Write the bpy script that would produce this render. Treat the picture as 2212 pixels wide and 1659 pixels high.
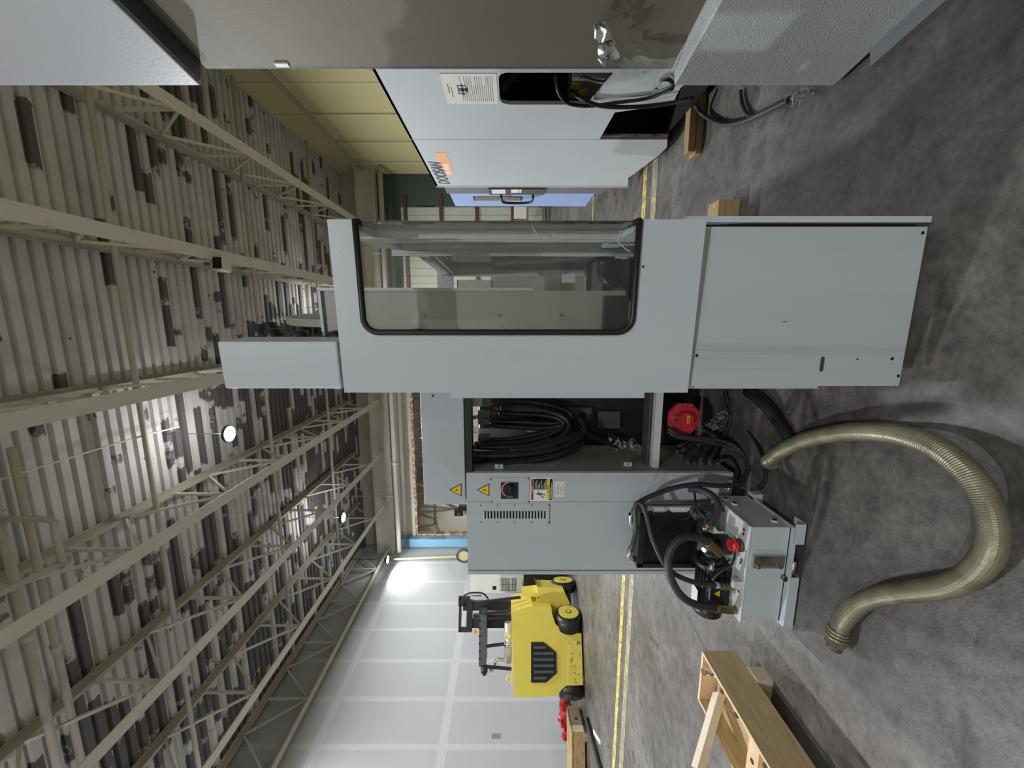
import bpy, bmesh, math, random
from mathutils import Vector, Matrix
random.seed(7)
for _o in list(bpy.data.objects): bpy.data.objects.remove(_o)
SC = bpy.context.scene
COL = SC.collection

# ------------------------------------------------------------------ camera (the photograph lies on its side)
FPX, CX, CY, CAMZ = 830.0, 1100.0, 829.5, 1.5
TH = math.atan(139.5 / 830.0)                      # hall runs this far to the right of the view axis
RV = Vector((math.cos(TH), math.sin(TH), 0)); FV = Vector((-math.sin(TH), math.cos(TH), 0)); UP = Vector((0, 0, 1))
camd = bpy.data.cameras.new('camera'); camo = bpy.data.objects.new('camera', camd); COL.objects.link(camo)
camd.sensor_fit = 'HORIZONTAL'; camd.sensor_width = 36.0; camd.lens = 36.0 * FPX / 2212.0
camd.shift_x = (1106.0 - CX) / 2212.0; camd.clip_start = 0.05; camd.clip_end = 200
_m = Matrix((( -UP.x, RV.x, -FV.x, 0), (-UP.y, RV.y, -FV.y, 0), (-UP.z, RV.z, -FV.z, CAMZ), (0, 0, 0, 1)))
camo.matrix_world = _m
SC.camera = camo

# ------------------------------------------------------------------ world, lights, exposure
W = bpy.data.worlds.new('world'); SC.world = W; W.use_nodes = True
W.node_tree.nodes['Background'].inputs[0].default_value = (0.55, 0.6, 0.65, 1)
W.node_tree.nodes['Background'].inputs[1].default_value = 0.02
SC.view_settings.view_transform = 'Standard'; SC.view_settings.look = 'None'
SC.view_settings.gamma = 1.0; SC.view_settings.use_curve_mapping = False
SC.view_settings.exposure = 0.40
LAMP_W = 250.0; DECK_FILL = 0.07  # the upward share is an added fill that brightens the deck
# (x, y, z, share of power) of the high-bay lamps; the first four show in the frame or on the wall
LAMPS = [(-2.22, 7.3, 7.0, 1.7), (-6.48, 11.84, 7.0, 1.3), (-9.75, 14.4, 6.5, 0.32), (-9.75, 6.1, 6.6, 0.25),
         (0.3, -5.6, 7.0, 1.1), (-6.6, 2.6, 7.0, 1.25), (4.4, -4.4, 7.0, 0.3), (-6.6, -5.0, 7.0, 0.6),
         (4.3, 1.6, 7.0, 0.4), (0.4, 13.0, 7.0, 0.8)]  # lamp beside the yellow wall is added out of view to light that side

# ------------------------------------------------------------------ helpers
def cam(X, d, z): return RV * X + FV * d + UP * z
def ray(x, y): return RV * ((CY - y) / FPX) + FV + UP * ((CX - x) / FPX)
def at(x, y, d): return ray(x, y) * d + UP * CAMZ
def flo(x, y, z=0.0): return at(x, y, FPX * (CAMZ - z) / (x - CX))
class Frame:
    def __init__(s, o, yaw=0.0):
        s.o = Vector(o); s.yaw = yaw
        s.m = Matrix.Translation(s.o) @ Matrix.Rotation(yaw, 4, 'Z'); s.i = s.m.inverted()
    def loc(s, w): return s.i @ Vector(w)
    def px(s, x, y, yl=0.0):                       # pixel -> point on the local plane y = yl
        a = s.i @ Vector((0, 0, CAMZ)); d = s.i.to_3x3() @ ray(x, y)
        return a + d * ((yl - a.y) / d.y)
    def pxx(s, x, y, xl=0.0):
        a = s.i @ Vector((0, 0, CAMZ)); d = s.i.to_3x3() @ ray(x, y)
        return a + d * ((xl - a.x) / d.x)
    def at(s, x, y, d): return s.i @ at(x, y, d)
WORLD = Frame((0, 0, 0))
def S(r, g, b):
    f = lambda c: (c / 255.0 / 12.92) if c <= 10 else ((c / 255.0 + 0.055) / 1.055) ** 2.4
    return (f(r), f(g), f(b), 1.0)

MATS = {}
def mat(name, col, rough=0.5, metal=0.0, var=0.12, scale=3.0, bump=0.0, bscale=60.0, dirt=None, dscale=2.0, dlo=0.58, dhi=0.75, damt=0.5, stretch=(1, 1, 1), spec=0.5):
    m = bpy.data.materials.new(name); m.use_nodes = True; n = m.node_tree.nodes; l = m.node_tree.links
    p = n['Principled BSDF']; p.inputs['Roughness'].default_value = rough; p.inputs['Metallic'].default_value = metal
    p.inputs['Specular IOR Level'].default_value = spec
    tc = n.new('ShaderNodeTexCoord'); mp = n.new('ShaderNodeMapping'); mp.inputs['Scale'].default_value = stretch
    l.new(tc.outputs['Object'], mp.inputs['Vector'])
    nz = n.new('ShaderNodeTexNoise'); nz.inputs['Scale'].default_value = scale; nz.inputs['Detail'].default_value = 6
    l.new(mp.outputs[0], nz.inputs['Vector'])
    mr = n.new('ShaderNodeMapRange'); mr.inputs[1].default_value = 0.3; mr.inputs[2].default_value = 0.7
    mr.inputs[3].default_value = 1 - var; mr.inputs[4].default_value = 1 + var * 0.6; l.new(nz.outputs[0], mr.inputs[0])
    mx = n.new('ShaderNodeMix'); mx.data_type = 'RGBA'; mx.blend_type = 'MULTIPLY'; mx.inputs[0].default_value = 1
    mx.inputs[6].default_value = col; l.new(mr.outputs[0], mx.inputs[7]); out = mx.outputs[2]
    if dirt:
        n2 = n.new('ShaderNodeTexNoise'); n2.inputs['Scale'].default_value = dscale; n2.inputs['Detail'].default_value = 8; n2.inputs['Roughness'].default_value = 0.65
        l.new(mp.outputs[0], n2.inputs['Vector'])
        m2 = n.new('ShaderNodeMapRange'); m2.inputs[1].default_value = dlo; m2.inputs[2].default_value = dhi; m2.inputs[4].default_value = damt
        l.new(n2.outputs[0], m2.inputs[0])
        x2 = n.new('ShaderNodeMix'); x2.data_type = 'RGBA'; l.new(m2.outputs[0], x2.inputs[0]); l.new(out, x2.inputs[6]); x2.inputs[7].default_value = dirt
        out = x2.outputs[2]
    l.new(out, p.inputs['Base Color'])
    if bump:
        nb = n.new('ShaderNodeTexNoise'); nb.inputs['Scale'].default_value = bscale; nb.inputs['Detail'].default_value = 4
        l.new(mp.outputs[0], nb.inputs['Vector']); bp = n.new('ShaderNodeBump'); bp.inputs['Strength'].default_value = bump; bp.inputs['Distance'].default_value = 0.02
        l.new(nb.outputs[0], bp.inputs['Height']); l.new(bp.outputs[0], p.inputs['Normal'])
    MATS[name] = m; return m

def bm_(): return bmesh.new()
def box(bm, x0, x1, y0, y1, z0, z1, bev=0.0, seg=2):
    vs = [bm.verts.new(c) for c in ((x0, y0, z0), (x1, y0, z0), (x1, y1, z0), (x0, y1, z0), (x0, y0, z1), (x1, y0, z1), (x1, y1, z1), (x0, y1, z1))]
    fs = [bm.faces.new([vs[i] for i in f]) for f in ((3, 2, 1, 0), (4, 5, 6, 7), (0, 1, 5, 4), (1, 2, 6, 5), (2, 3, 7, 6), (3, 0, 4, 7))]
    if bev:
        es = set(e for f in fs for e in f.edges)
        bmesh.ops.bevel(bm, geom=list(es), offset=bev, segments=seg, affect='EDGES', profile=0.5)
    return vs
def prism(bm, pts, y0, y1, axis='y'):
    """2-D outline extruded along an axis ('y': pts are x,z; 'x': pts are y,z; 'z': pts are x,y)."""
    def mk(p, t):
        return (p[0], t, p[1]) if axis == 'y' else ((t, p[0], p[1]) if axis == 'x' else (p[0], p[1], t))
    a = [bm.verts.new(mk(p, y0)) for p in pts]; b = [bm.verts.new(mk(p, y1)) for p in pts]
    bm.faces.new(a); bm.faces.new(b[::-1]); k = len(pts)
    for i in range(k): bm.faces.new((a[i], b[i], b[(i + 1) % k], a[(i + 1) % k]))
    bmesh.ops.recalc_face_normals(bm, faces=bm.faces[:])
def basis(d):
    d = d.normalized(); a = Vector((0, 0, 1)) if abs(d.z) < 0.9 else Vector((1, 0, 0))
    u = d.cross(a).normalized(); return u, d.cross(u).normalized()
def cyl(bm, p0, p1, r0, r1=None, seg=16, caps=True):
    p0 = Vector(p0); p1 = Vector(p1); r1 = r0 if r1 is None else r1; u, v = basis(p1 - p0)
    a = []; b = []
    for i in range(seg):
        t = 2 * math.pi * i / seg; w = u * math.cos(t) + v * math.sin(t)
        a.append(bm.verts.new(p0 + w * r0)); b.append(bm.verts.new(p1 + w * r1))
    for i in range(seg):
        f = bm.faces.new((a[i], a[(i + 1) % seg], b[(i + 1) % seg], b[i])); f.smooth = seg > 8
    if caps: bm.faces.new(a[::-1]); bm.faces.new(b)
def catmull(pts, k=6):
    pts = [Vector(p) for p in pts]
    if len(pts) < 3: return pts
    P = [pts[0] * 2 - pts[1]] + pts + [pts[-1] * 2 - pts[-2]]; out = []
    for i in range(1, len(P) - 2):
        a, b, c, d = P[i - 1:i + 3]
        for j in range(k):
            t = j / k
            out.append(0.5 * ((2 * b) + (c - a) * t + (2 * a - 5 * b + 4 * c - d) * t * t + (3 * b - a - 3 * c + d) * t ** 3))
    out.append(pts[-1]); return out
def tube(bm, pts, r, seg=10, k=6, smooth=True, rad=None):
    P = catmull(pts, k) if smooth else [Vector(p) for p in pts]
    rings = []; u = None
    for i, p in enumerate(P):
        d = (P[min(i + 1, len(P) - 1)] - P[max(i - 1, 0)]).normalized()
        if u is None: u, v = basis(d)
        else:
            u = (u - d * u.dot(d)).normalized(); v = d.cross(u)
        rr = rad(i, len(P)) if rad else r
        rings.append([bm.verts.new(p + (u * math.cos(2 * math.pi * j / seg) + v * math.sin(2 * math.pi * j / seg)) * rr) for j in range(seg)])
    for a, b in zip(rings, rings[1:]):
        for j in range(seg):
            f = bm.faces.new((a[j], a[(j + 1) % seg], b[(j + 1) % seg], b[j])); f.smooth = True
    bm.faces.new(rings[0][::-1]); bm.faces.new(rings[-1])
def resample(pts, step):
    P = catmull(pts, 10); out = [P[0]]; acc = 0
    for a, b in zip(P, P[1:]):
        L = (b - a).length; t = step - acc
        while t <= L:
            out.append(a + (b - a) * (t / L)); t += step
        acc = L - (t - step)
    return out
def bar(bm, p0, p1, w, h):                          # rectangular bar between two points, h is the more vertical side
    p0 = Vector(p0); p1 = Vector(p1); u, v = basis(p1 - p0); A = []
    for p in (p0, p1):
        A.append([bm.verts.new(p + u * sx * w / 2 + v * sy * h / 2) for sx, sy in ((-1, -1), (1, -1), (1, 1), (-1, 1))])
    for i in range(4): bm.faces.new((A[0][i], A[0][(i + 1) % 4], A[1][(i + 1) % 4], A[1][i]))
    bm.faces.new(A[0][::-1]); bm.faces.new(A[1])
    bmesh.ops.recalc_face_normals(bm, faces=bm.faces[:])
def rect2(x0, x1, z0, z1, r=0.0, n=5):
    if r <= 0: return [(x0, z0), (x1, z0), (x1, z1), (x0, z1)]
    out = []
    for cx, cz, a0 in ((x1 - r, z0 + r, -90), (x1 - r, z1 - r, 0), (x0 + r, z1 - r, 90), (x0 + r, z0 + r, 180)):
        for i in range(n + 1):
            a = math.radians(a0 + 90 * i / n); out.append((cx + r * math.cos(a), cz + r * math.sin(a)))
    return out
def obj(name, bm, m, parent=None, label=None, cat=None, group=None, kind=None):
    me = bpy.data.meshes.new(name); bm.normal_update(); bm.to_mesh(me); bm.free()
    me.materials.append(MATS[m] if isinstance(m, str) else m)
    o = bpy.data.objects.new(name, me); COL.objects.link(o)
    if parent is not None: o.parent = parent
    return tag(o, label, cat, group, kind)
def tag(o, label=None, cat=None, group=None, kind=None):
    if label: o['label'] = label
    if cat: o['category'] = cat
    if group: o['group'] = group
    if kind: o['kind'] = kind
    return o
def thing(name, label, cat, fr=WORLD, group=None):
    o = bpy.data.objects.new(name, None); COL.objects.link(o); o.empty_display_size = 0.1
    o.location = fr.o; o.rotation_euler = (0, 0, fr.yaw); return tag(o, label, cat, group)
def inst(src, parent=None, loc=None, rot=None, scale=None):
    o = src.copy(); COL.objects.link(o); o.parent = parent
    if loc is not None: o.location = loc
    if rot is not None: o.rotation_euler = rot
    if scale is not None: o.scale = scale
    return o
def P(name, m, parent, *boxes, bev=0.0, **kw):      # part made of axis-aligned boxes
    b = bm_()
    for x in boxes: box(b, *x, bev=bev)
    return obj(name, b, m, parent, **kw)
def TUBE(name, m, parent, pts, r, seg=8, **kw):
    b = bm_(); tube(b, pts, r, seg); return obj(name, b, m, parent, **kw)
def CYL(name, m, parent, p0, p1, r, r1=None, seg=16, **kw):
    b = bm_(); cyl(b, p0, p1, r, r1, seg); return obj(name, b, m, parent, **kw)
def PRISM(name, m, parent, pts, y0, y1, axis='y', **kw):
    b = bm_(); prism(b, pts, y0, y1, axis); return obj(name, b, m, parent, **kw)
def text(name, s, size, m, parent, loc, rot=(math.pi / 2, 0, 0), shear=0.0, sx=1.0, ext=0.0008, bold=0.0):
    c = bpy.data.curves.new(name, 'FONT'); c.body = s; c.size = size; c.align_x = 'CENTER'; c.align_y = 'CENTER'; c.shear = shear; c.extrude = ext; c.offset = bold
    t = bpy.data.objects.new(name, c); COL.objects.link(t); bpy.context.view_layer.update()
    me = bpy.data.meshes.new_from_object(t); bpy.data.objects.remove(t)
    me.materials.clear(); me.materials.append(MATS[m]); o = bpy.data.objects.new(name, me); COL.objects.link(o)
    o.parent = parent; o.location = loc; o.rotation_euler = rot; o.scale = (sx, 1, 1); return o

# ------------------------------------------------------------------ materials
mat('machine_paint', S(186, 194, 200), 0.38, 0, 0.05, 2.0, 0.03, 160, S(128, 130, 126), 3.5, 0.58, 0.85, 0.4, (1.4, 1, 0.5))
mat('machine_paint_low', S(178, 186, 190), 0.4, 0, 0.06, 2.0, 0.03, 160, S(136, 136, 126), 6, 0.54, 0.68, 0.38, (1.8, 1, 0.06))
mat('olive_paint', S(158, 159, 149), 0.45, 0, 0.08, 2.0)
mat('pale_paint', S(205, 210, 208), 0.4, 0, 0.04, 2.0)
mat('white_paint', S(178, 184, 186), 0.4, 0, 0.04, 1.5, 0, 60, S(170, 170, 150), 2.0, 0.62, 0.9, 0.2)
mat('hammer_paint', S(180, 183, 186), 0.45, 0, 0.06, 6, 0.35, 130)
mat('smooth_white', S(168, 170, 173), 0.35, 0, 0.05, 3, 0.05, 90)
mat('brown_panel', S(116, 110, 94), 0.6, 0, 0.12, 1.6, 0.05, 120, S(88, 80, 66), 5, 0.6, 0.78, 0.5, (1, 1, 0.6))
mat('dark_casting', S(26, 27, 27), 0.45, 0, 0.4, 5, 0.1, 40)
mat('black_rubber', S(26, 26, 27), 0.42, 0, 0.2, 20, 0.05, 200)
mat('hose_rubber', S(52, 53, 54), 0.5, 0, 0.15, 20)
mat('black_paint', S(30, 31, 33), 0.35, 0, 0.2, 8, 0.05, 90)
mat('dark_grey', S(72, 74, 76), 0.5, 0, 0.1, 5)
mat('mid_grey', S(104, 106, 108), 0.5, 0, 0.1, 4)
mat('void_black', S(10, 10, 10), 0.8, 0, 0.2, 4)
mat('chrome', S(200, 200, 196), 0.22, 1.0, 0.15, 20)
mat('steel', S(150, 148, 142), 0.35, 0.9, 0.2, 15)
mat('brass_steel', S(138, 128, 88), 0.32, 0.85, 0.25, 30)
mat('conduit_metal', S(150, 146, 124), 0.36, 0.6, 0.25, 12, 0.08, 300, S(110, 96, 60), 9, 0.5, 0.75, 0.6)
mat('red_paint', S(196, 52, 66), 0.4, 0, 0.08, 8)
mat('red_plastic', S(214, 40, 52), 0.3, 0, 0.05, 8)
mat('red_film', S(176, 30, 48), 0.2, 0, 0.4, 14, 0.5, 30)
mat('yellow_paint', S(208, 190, 80), 0.42, 0, 0.06, 3, 0.02, 90, S(120, 100, 30), 12, 0.66, 0.8, 0.4)
mat('worn_yellow_paint', S(208, 190, 80), 0.5, 0, 0.08, 4, 0.02, 90, S(70, 58, 26), 9, 0.56, 0.62, 0.85, (1, 1, 1.6))
mat('sign_yellow', S(240, 208, 20), 0.4, 0, 0.03, 5)
mat('sign_black', S(18, 18, 18), 0.5, 0, 0.05, 5)
mat('sign_white', S(232, 234, 232), 0.45, 0, 0.03, 5)
mat('sign_red', S(130, 18, 36), 0.45, 0, 0.03, 5)
mat('sign_pink', S(226, 120, 112), 0.45, 0, 0.03, 5)
mat('sign_green', S(90, 190, 160), 0.45, 0, 0.03, 5)
mat('print_grey', S(128, 132, 134), 0.5, 0, 0.1, 20)
mat('orange_label', S(240, 170, 120), 0.5, 0, 0.05, 5)
mat('orange_plastic', S(235, 140, 20), 0.4, 0, 0.05, 5)
mat('pale_orange', S(236, 208, 184), 0.5, 0, 0.05, 9)
mat('ink_grey', S(78, 86, 90), 0.5, 0, 0.1, 9)
mat('placard_cream', S(206, 208, 196), 0.5, 0, 0.05, 20, 0, 60, S(200, 200, 120), 9, 0.6, 0.8, 0.4)
mat('blue_paint', S(146, 166, 210), 0.4, 0, 0.05, 2)
mat('blue_column', S(120, 160, 186), 0.5, 0, 0.08, 2)
mat('teal_paint', S(58, 74, 70), 0.5, 0, 0.1, 2)
mat('rust', S(150, 122, 104), 0.7, 0.2, 0.3, 10, 0.1, 40, S(210, 190, 160), 5, 0.5, 0.56, 0.9)
mat('girt_brown', S(84, 52, 46), 0.6, 0, 0.1, 3)
mat('siding_pale', S(176, 180, 168), 0.6, 0, 0.08, 2)
mat('wood_ply', S(206, 180, 138), 0.6, 0, 0.22, 5, 0.05, 60, S(140, 98, 56), 3, 0.58, 0.7, 0.5, (9, 1.0, 9))
mat('wood_ply_end', S(214, 184, 146), 0.6, 0, 0.15, 4, 0.05, 60, S(160, 120, 80), 3, 0.6, 0.8, 0.4, (1, 6, 6))
mat('wood_pale', S(214, 200, 178), 0.7, 0, 0.12, 6, 0.05, 60, S(140, 124, 100), 6, 0.6, 0.8, 0.4)
mat('wood_pallet', S(176, 148, 104), 0.75, 0, 0.25, 6, 0.1, 60, S(88, 64, 40), 5, 0.5, 0.7, 0.6, (1, 5, 5))
mat('joist_paint', S(204, 199, 186), 0.55, 0, 0.06, 2, 0, 60, S(140, 130, 112), 3, 0.6, 0.8, 0.4)
mat('joist_dark', S(168, 160, 144), 0.6, 0, 0.1, 2)
mat('pipe_paint', S(182, 176, 166), 0.5, 0, 0.08, 3)
mat('wall_yellow', S(192, 182, 134), 0.55, 0, 0.06, 0.7, 0, 60, S(170, 158, 100), 2, 0.55, 0.8, 0.4)
mat('drywall', S(172, 173, 174), 0.75, 0, 0.04, 0.8)
mat('drywall_mud', S(184, 185, 186), 0.75, 0, 0.03, 3)
mat('cream_cladding', S(190, 184, 170), 0.65, 0, 0.08, 1)
mat('lamp_housing', S(60, 62, 66), 0.5, 0.3, 0.1, 8)
mat('engine_silver', S(190, 188, 180), 0.4, 0.5, 0.15, 10, 0.1, 40)
mat('box_beige', S(214, 214, 204), 0.5, 0, 0.05, 3)
mat('glass_dark', S(120, 112, 92), 0.15, 0, 0.2, 6)
mat('cable_cream', S(226, 222, 204), 0.5, 0, 0.05, 6)

def glass(name, tint, haze, hcol, rough=0.02, ior=1.45):
    m = bpy.data.materials.new(name); m.use_nodes = True; n = m.node_tree.nodes; l = m.node_tree.links
    for x in list(n):
        if x.type != 'OUTPUT_MATERIAL': n.remove(x)
    out = [x for x in n if x.type == 'OUTPUT_MATERIAL'][0]
    tr = n.new('ShaderNodeBsdfTransparent'); tr.inputs[0].default_value = tint
    gl = n.new('ShaderNodeBsdfGlossy'); gl.inputs['Roughness'].default_value = rough
    df = n.new('ShaderNodeBsdfDiffuse'); df.inputs[0].default_value = hcol
    fr = n.new('ShaderNodeFresnel'); fr.inputs[0].default_value = ior
    tc = n.new('ShaderNodeTexCoord'); nz = n.new('ShaderNodeTexNoise'); nz.inputs['Scale'].default_value = 5; nz.inputs['Detail'].default_value = 5
    l.new(tc.outputs['Object'], nz.inputs['Vector'])
    mr = n.new('ShaderNodeMapRange'); mr.inputs[1].default_value = 0.35; mr.inputs[2].default_value = 0.75; mr.inputs[3].default_value = haze * 0.3; mr.inputs[4].default_value = haze
    l.new(nz.outputs[0], mr.inputs[0])
    a = n.new('ShaderNodeMixShader'); l.new(mr.outputs[0], a.inputs[0]); l.new(tr.outputs[0], a.inputs[1]); l.new(df.outputs[0], a.inputs[2])
    b = n.new('ShaderNodeMixShader'); l.new(fr.outputs[0], b.inputs[0]); l.new(a.outputs[0], b.inputs[1]); l.new(gl.outputs[0], b.inputs[2])
    l.new(b.outputs[0], out.inputs[0]); MATS[name] = m
glass('window_glass', (0.965, 0.97, 0.95, 1), 0.06, S(150, 152, 146))
glass('plastic_film', (0.95, 0.96, 0.95, 1), 0.5, S(210, 214, 214), 0.22, 1.25)

def emis(name, col, st):
    m = bpy.data.materials.new(name); m.use_nodes = True; n = m.node_tree.nodes; p = n['Principled BSDF']
    p.inputs['Base Color'].default_value = (0.9, 0.9, 0.9, 1); p.inputs['Emission Color'].default_value = col; p.inputs['Emission Strength'].default_value = st; MATS[name] = m
emis('lamp_lens', (0.93, 0.96, 1.0, 1), 60.0)

def floor_mat():
    m = bpy.data.materials.new('concrete'); m.use_nodes = True; n = m.node_tree.nodes; l = m.node_tree.links; p = n['Principled BSDF']
    tc = n.new('ShaderNodeTexCoord')
    def noise(sc, det, rough=0.6, dist=0.0):
        z = n.new('ShaderNodeTexNoise'); z.inputs['Scale'].default_value = sc; z.inputs['Detail'].default_value = det; z.inputs['Roughness'].default_value = rough; z.inputs['Distortion'].default_value = dist
        l.new(tc.outputs['Object'], z.inputs['Vector']); return z.outputs[0]
    def ramp(src, stops):
        r = n.new('ShaderNodeValToRGB'); e = r.color_ramp.elements
        while len(e) < len(stops): e.new(0.5)
        for q, (t, c) in zip(e, stops): q.position = t; q.color = c
        l.new(src, r.inputs[0]); return r.outputs[0]
    def mix(f, a, b, mode='MIX', fac=None):
        x = n.new('ShaderNodeMix'); x.data_type = 'RGBA'; x.blend_type = mode
        if fac is None: l.new(f, x.inputs[0])
        else: x.inputs[0].default_value = fac
        for s, i in ((a, 6), (b, 7)):
            if isinstance(s, tuple): x.inputs[i].default_value = s
            else: l.new(s, x.inputs[i])
        return x.outputs[2]
    base = ramp(noise(0.9, 8, 0.62, 0.3), [(0.32, S(70, 66, 63)), (0.5, S(96, 92, 89)), (0.68, S(120, 116, 112))])
    fine = ramp(noise(9, 9, 0.7), [(0.34, (0.50, 0.49, 0.48, 1)), (0.5, (0.95, 0.94, 0.93, 1)), (0.68, (1.3, 1.29, 1.28, 1))])
    c = mix(None, base, fine, 'MULTIPLY', 0.9)
    grit = ramp(noise(34, 8, 0.75), [(0.36, (0.6, 0.59, 0.58, 1)), (0.52, (1, 1, 1, 1)), (0.70, (1.25, 1.24, 1.23, 1))])
    c = mix(None, c, grit, 'MULTIPLY', 0.7)
    spots = ramp(noise(3.2, 5, 0.55, 0.6), [(0.60, (0, 0, 0, 1)), (0.68, (1, 1, 1, 1))])
    c = mix(spots, c, S(66, 62, 59)); 
    pale = ramp(noise(2.1, 7, 0.7, 0.2), [(0.62, (0, 0, 0, 1)), (0.74, (0.5, 0.5, 0.5, 1))])
    c = mix(pale, c, S(140, 136, 133))
    l.new(c, p.inputs['Base Color'])
    rg = ramp(noise(5, 8, 0.7), [(0.35, (0.28, 0.28, 0.28, 1)), (0.7, (0.55, 0.55, 0.55, 1))]); l.new(rg, p.inputs['Roughness'])
    bp = n.new('ShaderNodeBump'); bp.inputs['Strength'].default_value = 0.25; bp.inputs['Distance'].default_value = 0.02; l.new(noise(22, 8, 0.7), bp.inputs['Height']); l.new(bp.outputs[0], p.inputs['Normal'])
    MATS['concrete'] = m
floor_mat()

def worn_line():
    m = mat('floor_line', S(206, 188, 70), 0.6, 0, 0.1, 6, 0, 60, S(126, 120, 108), 14, 0.46, 0.54, 0.92)
worn_line()
mat('floor_line_faded', S(196, 178, 92), 0.6, 0, 0.1, 6, 0, 60, S(124, 119, 110), 11, 0.38, 0.5, 0.95)

def deck_mat():
    """painted steel deck whose paint peels off rib by rib"""
    m = bpy.data.materials.new('deck_paint'); m.use_nodes = True; n = m.node_tree.nodes; l = m.node_tree.links; p = n['Principled BSDF']; p.inputs['Roughness'].default_value = 0.65
    tc = n.new('ShaderNodeTexCoord'); sp = n.new('ShaderNodeSeparateXYZ'); l.new(tc.outputs['Object'], sp.inputs[0])
    def M(op, a, b=None):
        q = n.new('ShaderNodeMath'); q.operation = op
        for i, s in enumerate((a, b)):
            if s is None: continue
            if isinstance(s, (int, float)): q.inputs[i].default_value = s
            else: l.new(s, q.inputs[i])
        return q.outputs[0]
    rib = M('FLOOR', M('DIVIDE', sp.outputs[1], 0.2))
    def noise(vec, sc, det=4, rough=0.6):
        z = n.new('ShaderNodeTexNoise'); z.inputs['Scale'].default_value = sc; z.inputs['Detail'].default_value = det; z.inputs['Roughness'].default_value = rough; l.new(vec, z.inputs['Vector']); return z.outputs[0]
    cv = n.new('ShaderNodeCombineXYZ'); l.new(M('MULTIPLY', sp.outputs[0], 0.55), cv.inputs[0]); l.new(M('MULTIPLY', rib, 3.7), cv.inputs[1])
    strip = noise(cv.outputs[0], 1.0, 3, 0.5)
    edge = noise(tc.outputs['Object'], 9, 4, 0.7)
    region = noise(tc.outputs['Object'], 0.16, 2, 0.5)
    # wear is heavier over the far left bays
    far = M('MULTIPLY', M('ADD', M('MULTIPLY', sp.outputs[0], -0.010), M('MULTIPLY', sp.outputs[1], 0.012)), 1.0)
    v = M('ADD', M('ADD', strip, M('MULTIPLY', M('SUBTRACT', edge, 0.5), 0.10)), M('ADD', far, M('MULTIPLY', M('SUBTRACT', region, 0.5), 0.45)))
    peel = n.new('ShaderNodeMapRange'); peel.inputs[1].default_value = 0.665; peel.inputs[2].default_value = 0.68; l.new(v, peel.inputs[0])
    sm = noise(tc.outputs['Object'], 2.6, 3, 0.5)
    chip = n.new('ShaderNodeMapRange'); chip.inputs[1].default_value = 0.70; chip.inputs[2].default_value = 0.715; l.new(sm, chip.inputs[0])
    tot = M('MAXIMUM', peel.outputs[0], chip.outputs[0])
    nz = noise(tc.outputs['Object'], 1.2, 6, 0.6)
    r = n.new('ShaderNodeValToRGB'); r.color_ramp.elements[0].position = 0.3; r.color_ramp.elements[0].color = S(172, 168, 164); r.color_ramp.elements[1].position = 0.7; r.color_ramp.elements[1].color = S(200, 196, 191); l.new(nz, r.inputs[0])
    x = n.new('ShaderNodeMix'); x.data_type = 'RGBA'; l.new(tot, x.inputs[0]); l.new(r.outputs[0], x.inputs[6]); x.inputs[7].default_value = S(88, 83, 82)
    l.new(x.outputs[2], p.inputs['Base Color']); MATS['deck_paint'] = m
deck_mat()

# ================================================================== SETTING
XL, XR, YB, YF, ZD = -10.46, 5.72, 16.6, -9.0, 8.25
b = bm_(); box(b, XL - 0.2, XR + 0.2, YF - 0.2, 27, -0.2, 0); FLOOR = obj('floor', b, 'concrete', kind='structure')
FLOOR['label'] = 'stained dark grey concrete floor of the hall'
def strip(name, m, p0, p1, w, z=0.003):
    p0 = Vector((p0[0], p0[1], 0)); p1 = Vector((p1[0], p1[1], 0)); d = (p1 - p0).normalized(); s = Vector((-d.y, d.x, 0)) * w / 2
    bb = bm_(); vs = [bb.verts.new(q + UP * z) for q in (p0 - s, p1 - s, p1 + s, p0 + s)]; bb.faces.new(vs)
    lo = [bb.verts.new(q - UP * 0.001) for q in (p0 - s, p1 - s, p1 + s, p0 + s)]
    for i in range(4): bb.faces.new((lo[i], lo[(i + 1) % 4], vs[(i + 1) % 4], vs[i]))
    bmesh.ops.recalc_face_normals(bb, faces=bb.faces[:])
    return obj(name, bb, m, FLOOR)
strip('painted_line', 'floor_line', (-10.2, 4.52), (5.4, 4.56), 0.12)
strip('painted_line', 'floor_line_faded', (-10.2, 4.22), (5.4, 4.26), 0.15)
strip('painted_line', 'floor_line_faded', (-9.35, 4.7), (-9.35, 14.5), 0.10)
strip('painted_line', 'floor_line_faded', (1.2, 7.3), (5.4, 7.3), 0.10)
strip('control_joint', 'dark_grey', flo(1425, 1225)[:2], flo(1535, 1420)[:2], 0.006, 0.0015)
strip('control_joint', 'dark_grey', flo(1535, 1420)[:2], flo(1960, 2050)[:2], 0.006, 0.0015)

# corrugated roof deck, ribs run across the hall
def deck(x0, x1, y0, y1, z, pitch=0.2):
    bb = bm_(); prof = []; y = y0
    while y < y1:
        prof += [(y, z), (y + pitch * 0.58, z), (y + pitch * 0.70, z + 0.06), (y + pitch * 0.88, z + 0.06)]; y += pitch
    prof.append((y, z)); xs = [x0, x1]
    A = [[bb.verts.new((x, yy, zz)) for yy, zz in prof] for x in xs]
    for i in range(len(prof) - 1): bb.faces.new((A[0][i], A[0][i + 1], A[1][i + 1], A[1][i]))
    T = [bb.verts.new(c) for c in ((x0, y0, z + 0.15), (x1, y0, z + 0.15), (x1, y, z + 0.15), (x0, y, z + 0.15))]; bb.faces.new(T)
    return bb
CEIL = obj('ceiling', deck(XL - 0.15, XR + 0.15, YF - 0.1, YB + 0.1, ZD), 'deck_paint', kind='structure'); CEIL['label'] = 'corrugated steel roof deck with peeling paint'
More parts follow.
